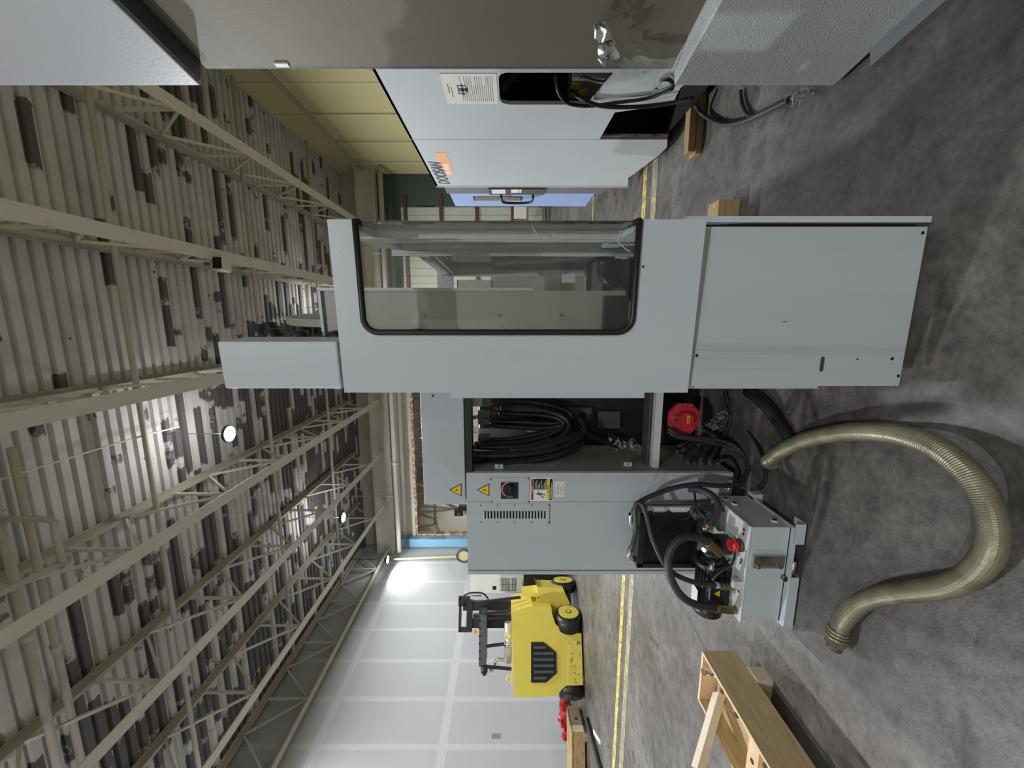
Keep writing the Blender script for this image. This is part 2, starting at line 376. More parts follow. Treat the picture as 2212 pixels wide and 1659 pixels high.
obj('ceiling', deck(XL - 0.1, XR + 0.1, YB + 0.3, 27, ZD - 0.5), 'cream_cladding', kind='structure')['label'] = 'roof deck of the hall beyond the opening'

# left wall: drywall sheets with taped seams
WL = P('wall_left', 'drywall', None, (XL - 0.2, XL - 0.014, YF, YB + 0.2, 0, ZD), kind='structure'); WL['label'] = 'white drywall partition with taped seams'
sheet = None
for c in range(17):
    for r in range(3):
        y0 = 16.45 - (c + 1) * 1.22; z0 = 0.02 + r * 3.14; h = min(3.12, ZD - z0 - 0.02)
        if sheet is None or r == 2:
            bb = bm_(); box(bb, -0.013, 0, 0, 1.215, 0, h); s_ = obj('drywall_panel', bb, 'drywall', WL)
            if r != 2: sheet = s_
            s_.location = (XL, y0, z0)
        else: inst(sheet, WL, (XL, y0, z0))
vs_ = None
for c in range(17):
    y0 = 16.45 - (c + 1) * 1.22
    if vs_ is None:
        bb = bm_(); box(bb, 0, 0.0015, -0.07, 0.07, 0.1, ZD - 0.3); vs_ = obj('tape_seam', bb, 'drywall_mud', WL); vs_.location = (XL, y0, 0)
    else: inst(vs_, WL, (XL, y0, 0))
for z in (3.15, 6.29): P('tape_seam', 'drywall_mud', WL, (XL, XL + 0.0012, -4, 16.4, z - 0.11, z + 0.11))
P('wall_patch', 'print_grey', WL, (XL, XL + 0.004, 8.10, 8.22, 1.72, 1.95))

# right wall: yellowed insulation sheets between seams, girt along the top
WR = P('wall_right', 'wall_yellow', None, (XR + 0.02, XR + 0.25, YF, YB + 0.2, 0, ZD + 0.05), kind='structure'); WR['label'] = 'yellowed insulated side wall'
pn = None
yy = YB - 0.1
while yy > -6:
    w_ = 1.5
    if pn is None:
        bb = bm_(); box(bb, 0, 0.03, 0.012, w_ - 0.012, 0.02, ZD - 0.03, bev=0.008); pn = obj('insulation_panel', bb, 'wall_yellow', WR); pn.location = (XR, yy - w_, 0)
    else: inst(pn, WR, (XR, yy - w_, 0))
    yy -= w_
t = P('trim_1', 'joist_dark', None, (XR - 0.06, XR, -8, YB - 0.2, 7.1, 7.22), kind='structure'); t['label'] = 'thin girt along the yellow wall'
for yk in (15.2, 13.6, 11.9): P('pipe_strap', 'joist_dark', WR, (XR - 0.03, XR, yk, yk + 0.05, 2.5, 7.1))

# end wall with a wide opening into the next hall
WB = thing('wall_back', 'cream end wall with a wide opening at the left', None); WB['kind'] = 'structure'
OX0, OX1, OZ = -9.95, 1.2, 5.86
P('cladding', 'cream_cladding', WB, (XL, XR + 0.1, YB, YB + 0.2, OZ, ZD + 0.1), (XL, OX0, YB, YB + 0.2, 0, OZ))
P('teal_header', 'teal_paint', WB, (1.2, XR, YB - 0.06, YB - 0.01, 5.9, 7.3), (4.55, XR, YB - 0.06, YB - 0.01, 0, 5.9))
sd = None
for k in range(11):
    if sd is None:
        bb = bm_(); box(bb, 0, 0.285, YB - 0.04, YB + 0.2, 0.05, 5.9); sd = obj('siding_board', bb, 'siding_pale', WB); sd.location = (OX1, 0, 0)
    else: inst(sd, WB, (OX1 + k * 0.3, 0, 0))
for z in (1.3, 2.75, 4.2, 5.65): P('girt', 'girt_brown', WB, (OX1, 4.9, YB - 0.14, YB - 0.04, z, z + 0.13))
P('opening_beam', 'rust', WB, (OX0, OX1, YB - 0.02, YB + 0.25, OZ - 0.09, OZ + 0.02), (OX0 - 0.02, OX0 + 0.03, YB - 0.02, YB + 0.24, 0, OZ))
t = P('trim_2', 'blue_column', None, (-10.38, OX0 - 0.03, YB - 0.34, YB - 0.03, 0, 6.5), kind='structure'); t['label'] = 'light blue steel column at the corner of the white wall'
t = P('trim_3', 'joist_paint', None, (XL, XR, 15.95, 16.0, 6.72, 7.42), (XL, XR, 15.82, 16.13, 6.70, 6.74), (XL, XR, 15.82, 16.13, 7.40, 7.44), kind='structure'); t['label'] = 'cream roof girder across the end of the hall'
P('wall_front', 'cream_cladding', None, (XL, XR, YF - 0.2, YF, 0, ZD), kind='structure')['label'] = 'end wall behind the camera'
# next hall seen through the opening
WN = P('wall_next_hall', 'cream_cladding', None, (XL, XR, 26.8, 27, 0, 7.9), (XL - 0.2, XL, YB + 0.2, 27, 0, 7.9), (XR, XR + 0.2, YB + 0.2, 27, 0, 7.9), kind='structure'); WN['label'] = 'far wall of the hall beyond the opening'
rv = None
for k in range(40):
    if rv is None:
        bb = bm_(); box(bb, 0, 0.3, 26.72, 26.8, 0, 7.6); rv = obj('rib', bb, 'cream_cladding', WN); rv.location = (XL + 0.1, 0, 0)
    else: inst(rv, WN, (XL + 0.1 + k * 0.4, 0, 0))
for yk, nm in ((18.6, 'nearest'), (20.9, 'second'), (23.2, 'third')):
    t = thing('roof_truss', {18.6: 'brown cross truss just beyond the rusty opening beam', 20.9: 'cross truss midway in the hall beyond the opening', 23.2: 'farthest cross truss in the hall beyond the opening'}[yk], 'truss', Frame((0, yk, 0)), 'cross trusses beyond the opening')
    P('bottom_chord', 'joist_dark', t, (XL, XR, -0.06, 0.06, 5.3, 5.42)); P('top_chord', 'joist_dark', t, (XL, XR, -0.06, 0.06, 7.55, 7.7))
    for k in range(10):
        x0 = XL + 0.2 + k * 1.6
        bb = bm_(); bar(bb, (x0, 0, 5.36), (x0 + 0.8, 0, 7.6), 0.07, 0.07); obj('web_bar', bb, 'joist_dark', t)
        bb = bm_(); bar(bb, (x0 + 0.8, 0, 7.6), (x0 + 1.6, 0, 5.36), 0.07, 0.07); obj('web_bar', bb, 'joist_dark', t)

# steel joists along the hall
JX = [3.47 - 2.287 * k for k in range(7)]
JZ0, JZ1 = 6.95, 8.14
JN = ['cream roof joist nearest the yellow wall', 'cream roof joist with a small grey box clamped to it', 'cream roof joist passing behind the tall grey machine top',
      'cream roof joist just left of the nearest bright lamp', 'cream roof joist between the nearest and the middle lamp', 'cream roof joist second from the white wall', 'cream roof joist closest to the white wall']
proto = None
def joist(x, label):
    global proto
    t = thing('roof_joist', label, 'joist', Frame((x, 0, 0)), 'roof joists running along the hall')
    if proto is None:
        proto = {}
        bb = bm_(); box(bb, -0.105, 0.105, YF, 15.9, JZ0, JZ0 + 0.014); box(bb, -0.014, 0.014, YF, 15.9, JZ0 + 0.014, JZ0 + 0.09); proto['bottom_chord'] = obj('bottom_chord', bb, 'joist_paint', t)
        bb = bm_(); box(bb, -0.085, 0.085, YF, 15.9, ZD - 0.03, ZD - 0.005); box(bb, -0.03, 0.03, YF, 15.9, JZ1 - 0.05, ZD - 0.03); proto['top_chord'] = obj('top_chord', bb, 'joist_dark', t)
        bb = bm_(); box(bb, -0.024, 0.024, -0.024, 0.024, JZ0 + 0.05, JZ1); v = obj('web_post', bb, 'joist_paint', t)
        bb = bm_(); bar(bb, (0, 0, JZ0 + 0.06), (0, 0.925, JZ1), 0.045, 0.04); d1 = obj('web_diagonal', bb, 'joist_paint', t)
        bb = bm_(); bar(bb, (0, 0, JZ0 + 0.06), (0, -0.925, JZ1), 0.045, 0.04); d2 = obj('web_diagonal', bb, 'joist_paint', t)
        proto['web'] = (v, d1, d2)
        first = True
    else:
        inst(proto['bottom_chord'], t); inst(proto['top_chord'], t); first = False
    v, d1, d2 = proto['web']; y = 1.55
    while y < 15.5:
        if first and y == 1.55: v.location.y = d1.location.y = d2.location.y = y
        else:
            inst(v, t, (0, y + (0 if 1 else 0), 0)); inst(d1, t, (0, y, 0)); inst(d2, t, (0, y, 0))
        y += 1.85
    return t
for x, lb in zip(JX, JN): joist(x, lb)
# sprinkler and bridging pipes across the joists
def pipe_x(y, z, r, x0, x1, label, name='sprinkler_pipe', fit=()):
    t = thing(name, label, 'pipe', Frame(((x0 + x1) / 2, y, z))); h = (x1 - x0) / 2
    CYL('pipe', 'pipe_paint', t, (-h, 0, 0), (h, 0, 0), r, seg=12)
    for fx in fit: CYL('coupling', 'pipe_paint', t, (fx - (x0 + x1) / 2 - 0.06, 0, 0), (fx - (x0 + x1) / 2 + 0.06, 0, 0), r * 1.35, seg=12)
    return t
G = 'pipes crossing the roof bay'
SPK = pipe_x(4.42, 7.82, 0.05, -9.8, -1.3, 'painted sprinkler pipe at the top left, nearer of the two side by side', fit=(-2.4, -4.1))
pipe_x(4.66, 7.80, 0.045, -9.8, -1.6, 'painted sprinkler pipe at the top left, farther of the two side by side', fit=(-4.5,))
pipe_x(6.45, 7.85, 0.045, -9.8, 5.5, 'painted pipe crossing the whole roof before the nearest lamp', fit=(-1.2,))
pipe_x(9.85, 7.85, 0.045, -9.8, 5.5, 'painted pipe crossing the roof beyond the nearest lamp')
pipe_x(13.1, 7.85, 0.045, -9.8, 5.5, 'painted pipe crossing the roof near the end girder')
pipe_x(15.5, 6.35, 0.10, -10.1, 5.5, 'thick grey pipe below the end girder', 'header_pipe', fit=(-6.0, -2.0))
for _x in (-7.5, -2.5, 2.5): P('pipe_hanger', 'pipe_paint', [o for o in COL.objects if o.name == 'header_pipe'][0], (_x + 2.29, _x + 2.32, -0.015, 0.015, 0.09, 1.9))
pipe_x(15.6, 6.58, 0.035, -10.1, 5.5, 'thin pipe below the end girder beside a thick one', 'thin_pipe')
for _x in (-7.2, -2.2, 2.8): P('pipe_hanger', 'pipe_paint', [o for o in COL.objects if o.name == 'thin_pipe'][0], (_x + 2.29, _x + 2.31, -0.01, 0.01, 0.03, 1.62))
b = bm_(); _o = Vector((5.55, -4.42, -7.82)); tube(b, [Vector(q_) + _o for q_ in ((-2.45, 4.42, 7.82), (-2.45, 4.42, 7.2), (-2.62, 4.42, 7.17), (-3.0, 4.42, 7.17), (-3.05, 4.3, 7.2), (-3.05, 2.0, 7.5))], 0.04, 10, k=3)
obj('branch_pipe', b, 'pipe_paint', SPK)
b = bm_(); tube(b, [(-2.0, 2.6, 7.95), (-2.0, 6.0, 7.93), (-2.05, 7.2, 7.9)], 0.014, 8, k=3)
obj('lamp_conduit', b, 'cable_cream', None, 'thin conduit running along the roof to the nearest lamp', 'conduit')
# small box clamped to a joist
p = at(470, 568, 7.1)
t = thing('junction_box', 'small pale box with a black face hanging from a roof joist', 'box', Frame(p, 0.1))
P('housing', 'joist_paint', t, (-0.13, 0.13, -0.02, 0.22, -0.10, 0.12), bev=0.01); P('black_face', 'void_black', t, (-0.10, 0.10, -0.035, -0.02, -0.09, 0.07)); P('clamp', 'steel', t, (-0.03, 0.03, 0.05, 0.09, 0.12, 0.30))

# high-bay lamps
LN = ['bright round lamp hanging nearest, left of the tall machine top', 'middle bright round lamp hanging among the joists', 'farthest bright round lamp beside the white wall',
      'round lamp by the white wall at the frame edge', 'round lamp over the aisle behind the camera', 'round lamp over the crate at the left', 'round lamp above the grey machine at the right', 'round lamp behind the camera by the white wall', 'added unseen round lamp lighting the yellow wall beside the camera', 'round lamp near the end girder']
src = None
for (lx, ly, lz, sh), lb in zip(LAMPS, LN):
    t = thing('high_bay_lamp', lb, 'lamp', Frame((lx, ly, lz)), 'round high-bay lamps')
    if src is None:
        bb = bm_(); cyl(bb, (0, 0, 0.0), (0, 0, 0.05), 0.17, 0.17, 24); cyl(bb, (0, 0, 0.05), (0, 0, 0.13), 0.15, 0.06, 24); h_ = obj('housing', bb, 'lamp_housing', t)
        bb = bm_(); cyl(bb, (0, 0, -0.012), (0, 0, 0.0), 0.135, 0.15, 24); e_ = obj('lens', bb, 'lamp_lens', t)
        bb = bm_(); cyl(bb, (0, 0, 0.13), (0, 0, 1.25), 0.008, None, 8); r_ = obj('hanger_rod', bb, 'steel', t); src = (h_, e_, r_)
    else:
        for s in src[:2]: inst(s, t)
        CYL('hanger_rod', 'steel', t, (0, 0, 0.13), (0, 0, ZD - lz), 0.008, seg=8)
    L = bpy.data.lights.new('lamp_light', 'AREA'); L.shape = 'DISK'; L.size = 0.26; L.energy = LAMP_W * sh; L.color = (0.94, 0.97, 1.0)
    lo = bpy.data.objects.new('lamp_light', L); COL.objects.link(lo); lo.parent = t; lo.location = (0, 0, -0.02)
    L = bpy.data.lights.new('deck_fill_light', 'AREA'); L.shape = 'DISK'; L.size = 0.3; L.energy = LAMP_W * min(sh, 1.0) * DECK_FILL; L.color = (0.94, 0.97, 1.0)  # upward light added above each housing to brighten the deck
    lo = bpy.data.objects.new('deck_fill_light', L); COL.objects.link(lo); lo.parent = t; lo.location = (0, 0, 0.16); lo.rotation_euler = (math.pi, 0, 0)
t = thing('high_bay_lamp', 'round lamp in the hall beyond the opening', 'lamp', Frame((-6.5, 21.9, 6.6)), 'round high-bay lamps')
for s in src: inst(s, t)
L = bpy.data.lights.new('lamp_light', 'AREA'); L.shape = 'DISK'; L.size = 0.26; L.energy = LAMP_W; lo = bpy.data.objects.new('lamp_light', L); COL.objects.link(lo); lo.parent = t; lo.location = (0, 0, -0.02)

# yellow hoist line with a ring in front of the white wall
fr = Frame(cam(-7.55, 16.6, 0)); top = fr.at(850, 1208, 16.6); bot = fr.at(985, 1202, 16.6); ring = fr.at(1001, 1200, 16.6)
t = thing('hoist_strap', 'yellow hanging strap ending in a ring before the white wall', 'strap', Frame(fr.o + UP * bot.z)); dz = -bot.z
bb = bm_(); bar(bb, (top.x, top.y, top.z + dz), (bot.x, bot.y, 0), 0.03, 0.07); obj('strap', bb, 'wall_yellow', t); CYL('hanger', 'steel', t, (top.x, top.y, top.z + dz), (top.x, top.y, ZD - bot.z), 0.012, seg=8)
bb = bm_(); tube(bb, [(ring.x + 0.28 * math.cos(a * math.pi / 8), ring.y, ring.z + dz + 0.28 * math.sin(a * math.pi / 8)) for a in range(17)], 0.055, 8, k=2); obj('ring', bb, 'dark_grey', t)
CYL('reel_face', 'wall_yellow', t, (ring.x, ring.y - 0.02, ring.z + dz), (ring.x, ring.y + 0.02, ring.z + dz), 0.24, seg=20)

# ================================================================== TALL GREY MACHINE (middle)
D = math.radians
M = Frame(cam(-0.031, 1.3825, 0), D(-3.66))
mc = thing('machining_center', 'tall grey machine with a wrap-around window in the middle', 'machine', M)
WX = 0.582; ZB, ZT = 0.858, 2.093; WZ0, WZ1, WXL = 1.076, 2.002, 0.216
def arc(cx, cz, r, a0, a1, n=8): return [(cx + r * math.cos(D(a0 + (a1 - a0) * i / n)), cz + r * math.sin(D(a0 + (a1 - a0) * i / n))) for i in range(n + 1)]
R_ = 0.05
winL = [(WX, WZ1)] + arc(WXL + R_, WZ1 - R_, R_, 90, 180) + arc(WXL + R_, WZ0 + R_, R_, 180, 270) + [(WX, WZ0)]
outline = [(0, ZB), (WX, ZB)] + winL[::-1] + [(WX, ZT), (0, ZT)]
PRISM('guard_panel', 'machine_paint', mc, outline, 0, 0.03)
b = bm_(); tube(b, [(x, -0.002, z) for x, z in winL] , 0.0105, 8, smooth=False); obj('window_gasket', b, 'black_rubber', mc)
b = bm_(); tube(b, [(WX - 0.004, 0.0, WZ1), (WX + 0.004, 0.2, WZ1)], 0.0105, 8, smooth=False); tube(b, [(WX - 0.004, 0.0, WZ0), (WX + 0.004, 0.2, WZ0)], 0.0105, 8, smooth=False); obj('window_gasket', b, 'black_rubber', mc)
PRISM('window_pane', 'window_glass', mc, winL, 0.012, 0.016)
P('window_pane', 'window_glass', mc, (WX - 0.006, WX - 0.002, 0.016, 0.20, WZ0, WZ1))
P('side_panel', 'machine_paint', mc, (WX - 0.03, WX, 0.03, 0.55, ZB, WZ0), (WX - 0.03, WX, 0.03, 0.55, WZ1, ZT))
P('side_post', 'pale_paint', mc, (WX - 0.03, WX, 0.20, 0.355, WZ0, WZ1)); 
P('side_post', 'pale_paint', mc, (WX - 0.035, WX - 0.03, 0.245, 0.265, WZ0 + 0.02, WZ1 - 0.06))
P('window_pane', 'window_glass', mc, (WX - 0.02, WX - 0.016, 0.355, 0.545, WZ0, WZ1))
P('guard_edge', 'machine_paint', mc, (0, 0.012, 0.03, 0.09, ZB, ZT), (WX - 0.4, WX, 0.03, 0.08, ZT - 0.03, ZT))
# inner doorway frame behind the window
a0 = M.px(1100, 553, 0.56).x; a1 = M.px(1100, 523, 0.55).x
P('inner_post', 'pale_paint', mc, (a0, a1, 0.55, 0.58, 0.9, 2.05)); P('inner_post', 'pale_paint', mc, (a0 + 0.01, a0 + 0.016, 0.53, 0.55, 1.0, 1.98))
e0 = M.px(950, 597, 1.2); e1 = M.px(1245, 600, 1.2)
for z0 in (1.90, 0.96):
    bb = bm_(); bar(bb, (a0 + 0.02, 0.56, z0), (e0.x + 0.03, 1.2, z0), 0.05, 0.05); obj('inner_rail', bb, 'machine_paint', mc)
bb = bm_(); bar(bb, (a0 + 0.005, 0.56, 1.85), (e0.x + 0.015, 1.2, 1.85), 0.012, 0.012); obj('rail_strip', bb, 'chrome', mc)
bb = bm_(); bar(bb, (a0 + 0.04, 0.58, 1.28), (e0.x + 0.05, 1.2, 1.28), 0.02, 0.62); obj('inner_door', bb, 'dark_grey', mc)
bb = bm_(); bar(bb, (a0 + 0.04, 0.58, 1.74), (e0.x + 0.05, 1.2, 1.74), 0.006, 0.3); obj('inner_door_glass', bb, 'window_glass', mc)
P('back_frame', 'machine_paint', mc, (0.0, e0.x + 0.06, 1.2, 1.24, 1.86, 1.96), (0.0, e0.x + 0.06, 1.2, 1.24, 0.9, 1.02), (e0.x, e0.x + 0.06, 1.2, 1.24, 1.0, 1.9))
P('back_panel', 'olive_paint', mc, (0.0, e0.x, 1.26, 1.28, 1.0, 1.62)); P('notice_plate', 'placard_cream', mc, (e0.x - 0.10, e0.x - 0.02, 1.245, 1.258, 1.62, 1.84))
P('inner_floor', 'dark_casting', mc, (0.06, WX - 0.04, 0.3, 1.5, 0.25, 0.90), bev=0.02)
P('inner_block', 'dark_casting', mc, (0.30, 0.52, 0.62, 0.95, 0.9, 1.06), bev=0.02); P('inner_block', 'pale_paint', mc, (0.40, 0.44, 0.6, 0.62, 1.18, 1.24))
CYL('chuck', 'black_paint', mc, (0.44, 0.45, 1.02), (0.44, 0.56, 1.02), 0.06, seg=20); CYL('chuck', 'steel', mc, (0.34, 0.45, 1.0), (0.34, 0.5, 1.0), 0.035, seg=16)
# thin cream lead dangling inside
TUBE('lead_wire', 'cable_cream', mc, [M.px(1145, 462, 0.10), M.px(1150, 490, 0.12), M.px(1160, 505, 0.12)], 0.002, 6)
TUBE('lead_wire', 'cable_cream', mc, [M.px(1342, 497, 0.10), M.px(1335, 520, 0.12), M.px(1345, 532, 0.12), M.px(1362, 545, 0.12)], 0.002, 6)
# tool-magazine cover, seen through the window and above the guard
c0 = M.px(1000, 628, 0.36); ct = M.px(690, 640, 0.36)
P('magazine_cover', 'olive_paint', mc, (0.02, c0.x, 0.36, 0.40, 1.0, ct.z - 0.012)); P('magazine_cover_edge', 'machine_paint', mc, (0.02, c0.x + 0.004, 0.345, 0.40, ct.z - 0.012, ct.z), (c0.x, c0.x + 0.012, 0.345, 0.40, 1.4, ct.z))
P('lower_skirt', 'black_paint', mc, (0.02, c0.x - 0.02, 0.30, 0.345, 1.0, 1.1))
for k, xx in enumerate((915, 1078, 1212)):
    q = M.px(xx, 681, 0.358); CYL('cover_bolt', 'steel', mc, (q.x, 0.352, q.z), (q.x, 0.362, q.z), 0.006, seg=8)
# tool magazine seen edge-on above the guard
q0 = M.px(650, 700, 0.6); q1 = M.px(650, 685, 0.6); g0 = M.px(650, 735, 0.6)
zc = 2.22; YC = 0.86; rd = M.px(645, 692, YC).z - zc; rg = M.px(580, 715, YC).z - zc
PRISM('magazine_disc', 'olive_paint', mc, [(YC + rd * math.cos(2 * math.pi * i / 40), zc + rd * math.sin(2 * math.pi * i / 40)) for i in range(40)], q0.x, q1.x, 'x')
PRISM('magazine_ring', 'black_paint', mc, [(YC + rg * 0.93 * math.cos(2 * math.pi * i / 40), zc + rg * 0.93 * math.sin(2 * math.pi * i / 40)) for i in range(40)], g0.x - 0.01, g0.x + 0.05, 'x')
pot = None
for i in range(22):
    a = 2 * math.pi * i / 22
    if pot is None:
        bb = bm_(); cyl(bb, (g0.x + 0.012, 0, 0), (q0.x - 0.006, 0, 0), 0.042, 0.036, 14); cyl(bb, (q0.x - 0.016, 0, 0), (q0.x - 0.002, 0, 0), 0.02, 0.02, 10); pot = obj('tool_pot', bb, 'black_paint', mc)
        pot.location = (0, YC + (rg - 0.06) * math.cos(a), zc + (rg - 0.06) * math.sin(a))
    else: inst(pot, mc, (0, YC + (rg - 0.06) * math.cos(a), zc + (rg - 0.06) * math.sin(a)))
pin = None
for i in range(22):
    a = 2 * math.pi * (i + 0.5) / 22; lc = (q0.x - 0.012, YC + (rd - 0.02) * math.cos(a), zc + (rd - 0.02) * math.sin(a))
    if pin is None:
        bb = bm_(); cyl(bb, (-0.02, 0, 0), (0.012, 0, 0), 0.006, None, 8); pin = obj('tool_pin', bb, 'chrome', mc); pin.location = lc
    else: inst(pin, mc, lc)
# upper cabinet beside the magazine
u0 = M.px(478, 848, -0.0).x; uT = M.px(472, 737, 0.05); uB = M.px(738, 790, 0.05).z
b = bm_(); box(b, 0.004, uT.x, 0.04, 0.20, uB + 0.004, uT.z, bev=0.008); obj('upper_cover', b, 'machine_paint', mc)
# lower cover, hung a little askew below the guard
T = Frame(cam(0.564, 1.295, 0), D(-0.66)); Ti = M.i @ T.m
def low(name, m, boxes, bev=0.0, pr=None):
    bb = bm_()
    for x in boxes: box(bb, *x, bev=bev)
    if pr: prism(bb, *pr)
    bmesh.ops.transform(bb, matrix=Ti, verts=bb.verts[:]); return obj(name, bb, m, mc)
tl = T.px(1700, 834).x; tr = T.px(1700, 489).x; tb = T.px(2006, 489).z; tt = 0.90
low('lower_cover', 'machine_paint_low', [(tl, tr, 0, 0.02, tb, tt)], 0.003)
low('cover_flange', 'machine_paint', [(T.px(1700, 480).x, T.px(1700, 467).x, 0.0, 0.06, tb - 0.006, tt)])
low('cover_gap', 'void_black', [(tr, T.px(1700, 480).x, 0.035, 0.04, tb + 0.01, tt)])
low('left_rail', 'machine_paint', [(tl - 0.016, tl - 0.002, 0.035, 0.06, T.px(1783, 842).z, tt + 1.0)])
low('base_casting', 'dark_casting', [(tl + 0.03, tr, 0.05, 1.0, 0.03, tt - 0.02)])  # dark body kept low and deep to blacken the space under the cover
low('leveling_foot', 'black_paint', [(tl + 0.06, tl + 0.14, 0.3, 0.4, 0, tb + 0.06), (tr - 0.14, tr - 0.06, 0.3, 0.4, 0, tb + 0.06), (tl + 0.06, tl + 0.14, 0.85, 0.95, 0, tb + 0.06), (tr - 0.14, tr - 0.06, 0.85, 0.95, 0, tb + 0.06)])
for (xx, yy) in ((1993, 503), (1505, 768), (1940, 812), (1927, 775), (1852, 776)):
    q = T.px(xx, yy); r = 0.0055 if yy != 776 else 0.003
    bb = bm_(); cyl(bb, (q.x, -0.0015, q.z), (q.x, 0.004, q.z), r, None, 12); bmesh.ops.transform(bb, matrix=Ti, verts=bb.verts[:]); obj('bolt_hole', bb, 'void_black', mc)
q0 = T.px(1769, 803); q1 = T.px(1782, 770)
low('handle_recess', 'dark_grey', [], 0, (rect2(q0.x, q1.x, q1.z, q0.z, 0.008), -0.0012, 0.002))
q = T.px(1694, 695); low('label_slot', 'dark_grey', [(q.x - 0.001, q.x + 0.001, -0.001, 0.001, q.z - 0.01, q.z + 0.01)])
for (xx, yy) in ((1389, 576),):
    q = M.px(xx, yy); CYL('bolt_hole', 'void_black', mc, (q.x, -0.0015, q.z), (q.x, 0.004, q.z), 0.004, seg=10)
q = M.px(1165, 795); 
# guard left flange, shows against the dark bay
f0 = M.px(1000, 857, 0.11); P('left_flange', 'machine_paint', mc, (f0.x, 0.0, 0.09, 0.115, M.px(1388, 852, 0.11).z, M.px(975, 852, 0.11).z))

# ------------------------------------------------------------------ machine bay between guard and electrical cabinet
E = Frame(at(1100, 1021, 2.45) * 1.0, 0.0); E = Frame((E.o.x, E.o.y, 0), 0.0)   # origin: right front edge of the cabinet
bay = thing('machine_column', 'black machine column with looped hoses beside the electrical cabinet', 'machine', E)
P('column_body', 'dark_casting', bay, (-0.35, 1.0, 0.62, 1.35, 0.03, 1.74), bev=0.02)  # black body brought down near the floor to stand for the shadow there
P('column_foot', 'dark_casting', bay, (0.05, 0.2, 0.7, 0.9, 0, 0.04), (0.7, 0.9, 0.7, 0.9, 0, 0.04), (0.05, 0.2, 1.1, 1.3, 0, 0.04), (0.7, 0.9, 1.1, 1.3, 0, 0.04))
def bx(name, m, x0, y0, x1, y1, yl, th, bev=0.0):         # camera-facing slab from two pixels
    a = E.px(x0, y0, yl); c = E.px(x1, y1, yl); bb = bm_(); box(bb, min(a.x, c.x), max(a.x, c.x), yl, yl + th, min(a.z, c.z), max(a.z, c.z), bev=bev); return obj(name, bb, m, bay)
bx('cross_beam', 'pale_paint', 1408, 1010, 1437, 800, 0.08, 0.05); bx('cross_beam_lip', 'dark_grey', 1400, 1006, 1408, 800, 0.12, 0.10)
bx('valve_block', 'pale_paint', 1012, 878, 1041, 852, 0.22, 0.12); bx('valve_block', 'mid_grey', 1041, 878, 1060, 852, 0.24, 0.12)
bx('bracket_plate', 'olive_paint', 1035, 955, 1190, 926, 0.56, 0.02); bx('bracket_plate', 'olive_paint', 1195, 995, 1290, 966, 0.56, 0.02)
bx('motor_flange', 'dark_grey', 1212, 908, 1278, 882, 0.54, 0.03); 
q = E.px(1258, 898, 0.53); CYL('flange_bore', 'void_black', bay, (q.x, 0.525, q.z), (q.x, 0.545, q.z), 0.028)
bx('motor_flange', 'dark_grey', 1292, 925, 1340, 890, 0.54, 0.03)
def hose(pts, r, m='black_rubber', parent=None, fr=E, name='hose', seg=10, d0=None):
    return TUBE(name, m, parent or bay, [fr.at(*p) for p in pts], r, seg)
loops = [
 ([(1012, 983, 2.62), (1060, 984, 2.62), (1130, 981, 2.64), (1190, 972, 2.66), (1235, 955, 2.7), (1263, 925, 2.74), (1250, 905, 2.8)], 0.030),
 ([(1015, 1003, 2.60), (1080, 1001, 2.60), (1150, 995, 2.62), (1210, 982, 2.64), (1245, 965, 2.68), (1262, 945, 2.74), (1268, 920, 2.8)], 0.026),
 ([(1030, 965, 2.66), (1090, 966, 2.66), (1150, 962, 2.68), (1205, 948, 2.7), (1228, 925, 2.72), (1222, 905, 2.74), (1190, 890, 2.76), (1130, 880, 2.76), (1082, 884, 2.74)], 0.020),
 ([(1032, 957, 2.70), (1090, 958, 2.70), (1140, 952, 2.72), (1190, 938, 2.74), (1216, 922, 2.75), (1212, 908, 2.76), (1180, 898, 2.78), (1120, 894, 2.78), (1078, 892, 2.76)], 0.018),
 ([(1040, 950, 2.74), (1100, 949, 2.74), (1160, 938, 2.75), (1205, 925, 2.76), (1235, 908, 2.78), (1228, 890, 2.8), (1190, 876, 2.8), (1130, 868, 2.8), (1060, 870, 2.78)], 0.016),
 ([(1060, 918, 2.78), (1110, 922, 2.78), (1170, 925, 2.78), (1215, 918, 2.76), (1218, 902, 2.76), (1185, 888, 2.76), (1090, 884, 2.76)], 0.018),
 ([(1055, 910, 2.8), (1130, 912, 2.8), (1190, 915, 2.79), (1222, 912, 2.78), (1240, 925, 2.78), (1262, 930, 2.8), (1300, 945, 2.84)], 0.018),
 ([(1100, 972, 2.66), (1160, 968, 2.66), (1220, 950, 2.68), (1258, 935, 2.72), (1300, 950, 2.78), (1340, 965, 2.82)], 0.022)]
for pts, r in loops: hose(pts, r)
for (xx, yy, d, ln, m) in ((1022, 983, 2.62, 0.05, 'dark_grey'), (1032, 983, 2.61, 0.02, 'black_paint'), (1016, 1003, 2.60, 0.03, 'sign_green'),
                        (1030, 966, 2.66, 0.07, 'steel'), (1034, 958, 2.69, 0.06, 'brass_steel'), (1040, 951, 2.73, 0.05, 'steel'),
                        (1072, 884, 2.74, 0.05, 'brass_steel'), (1068, 892, 2.76, 0.05, 'brass_steel'), (1062, 871, 2.77, 0.04, 'brass_steel'), (1022, 902, 2.7, 0.03, 'chrome'), (1013, 902, 2.7, 0.03, 'chrome'), (1028, 901, 2.7, 0.03, 'chrome'), (1050, 911, 2.78, 0.04, 'steel')):
    q = E.at(xx, yy, d); r = 0.032 if ln == 0.05 and m == 'dark_grey' else 0.014
    CYL('hose_fitting', m, bay, q + Vector((0, 0, ln / 2)), q - Vector((0, 0, ln / 2)), r, seg=10)
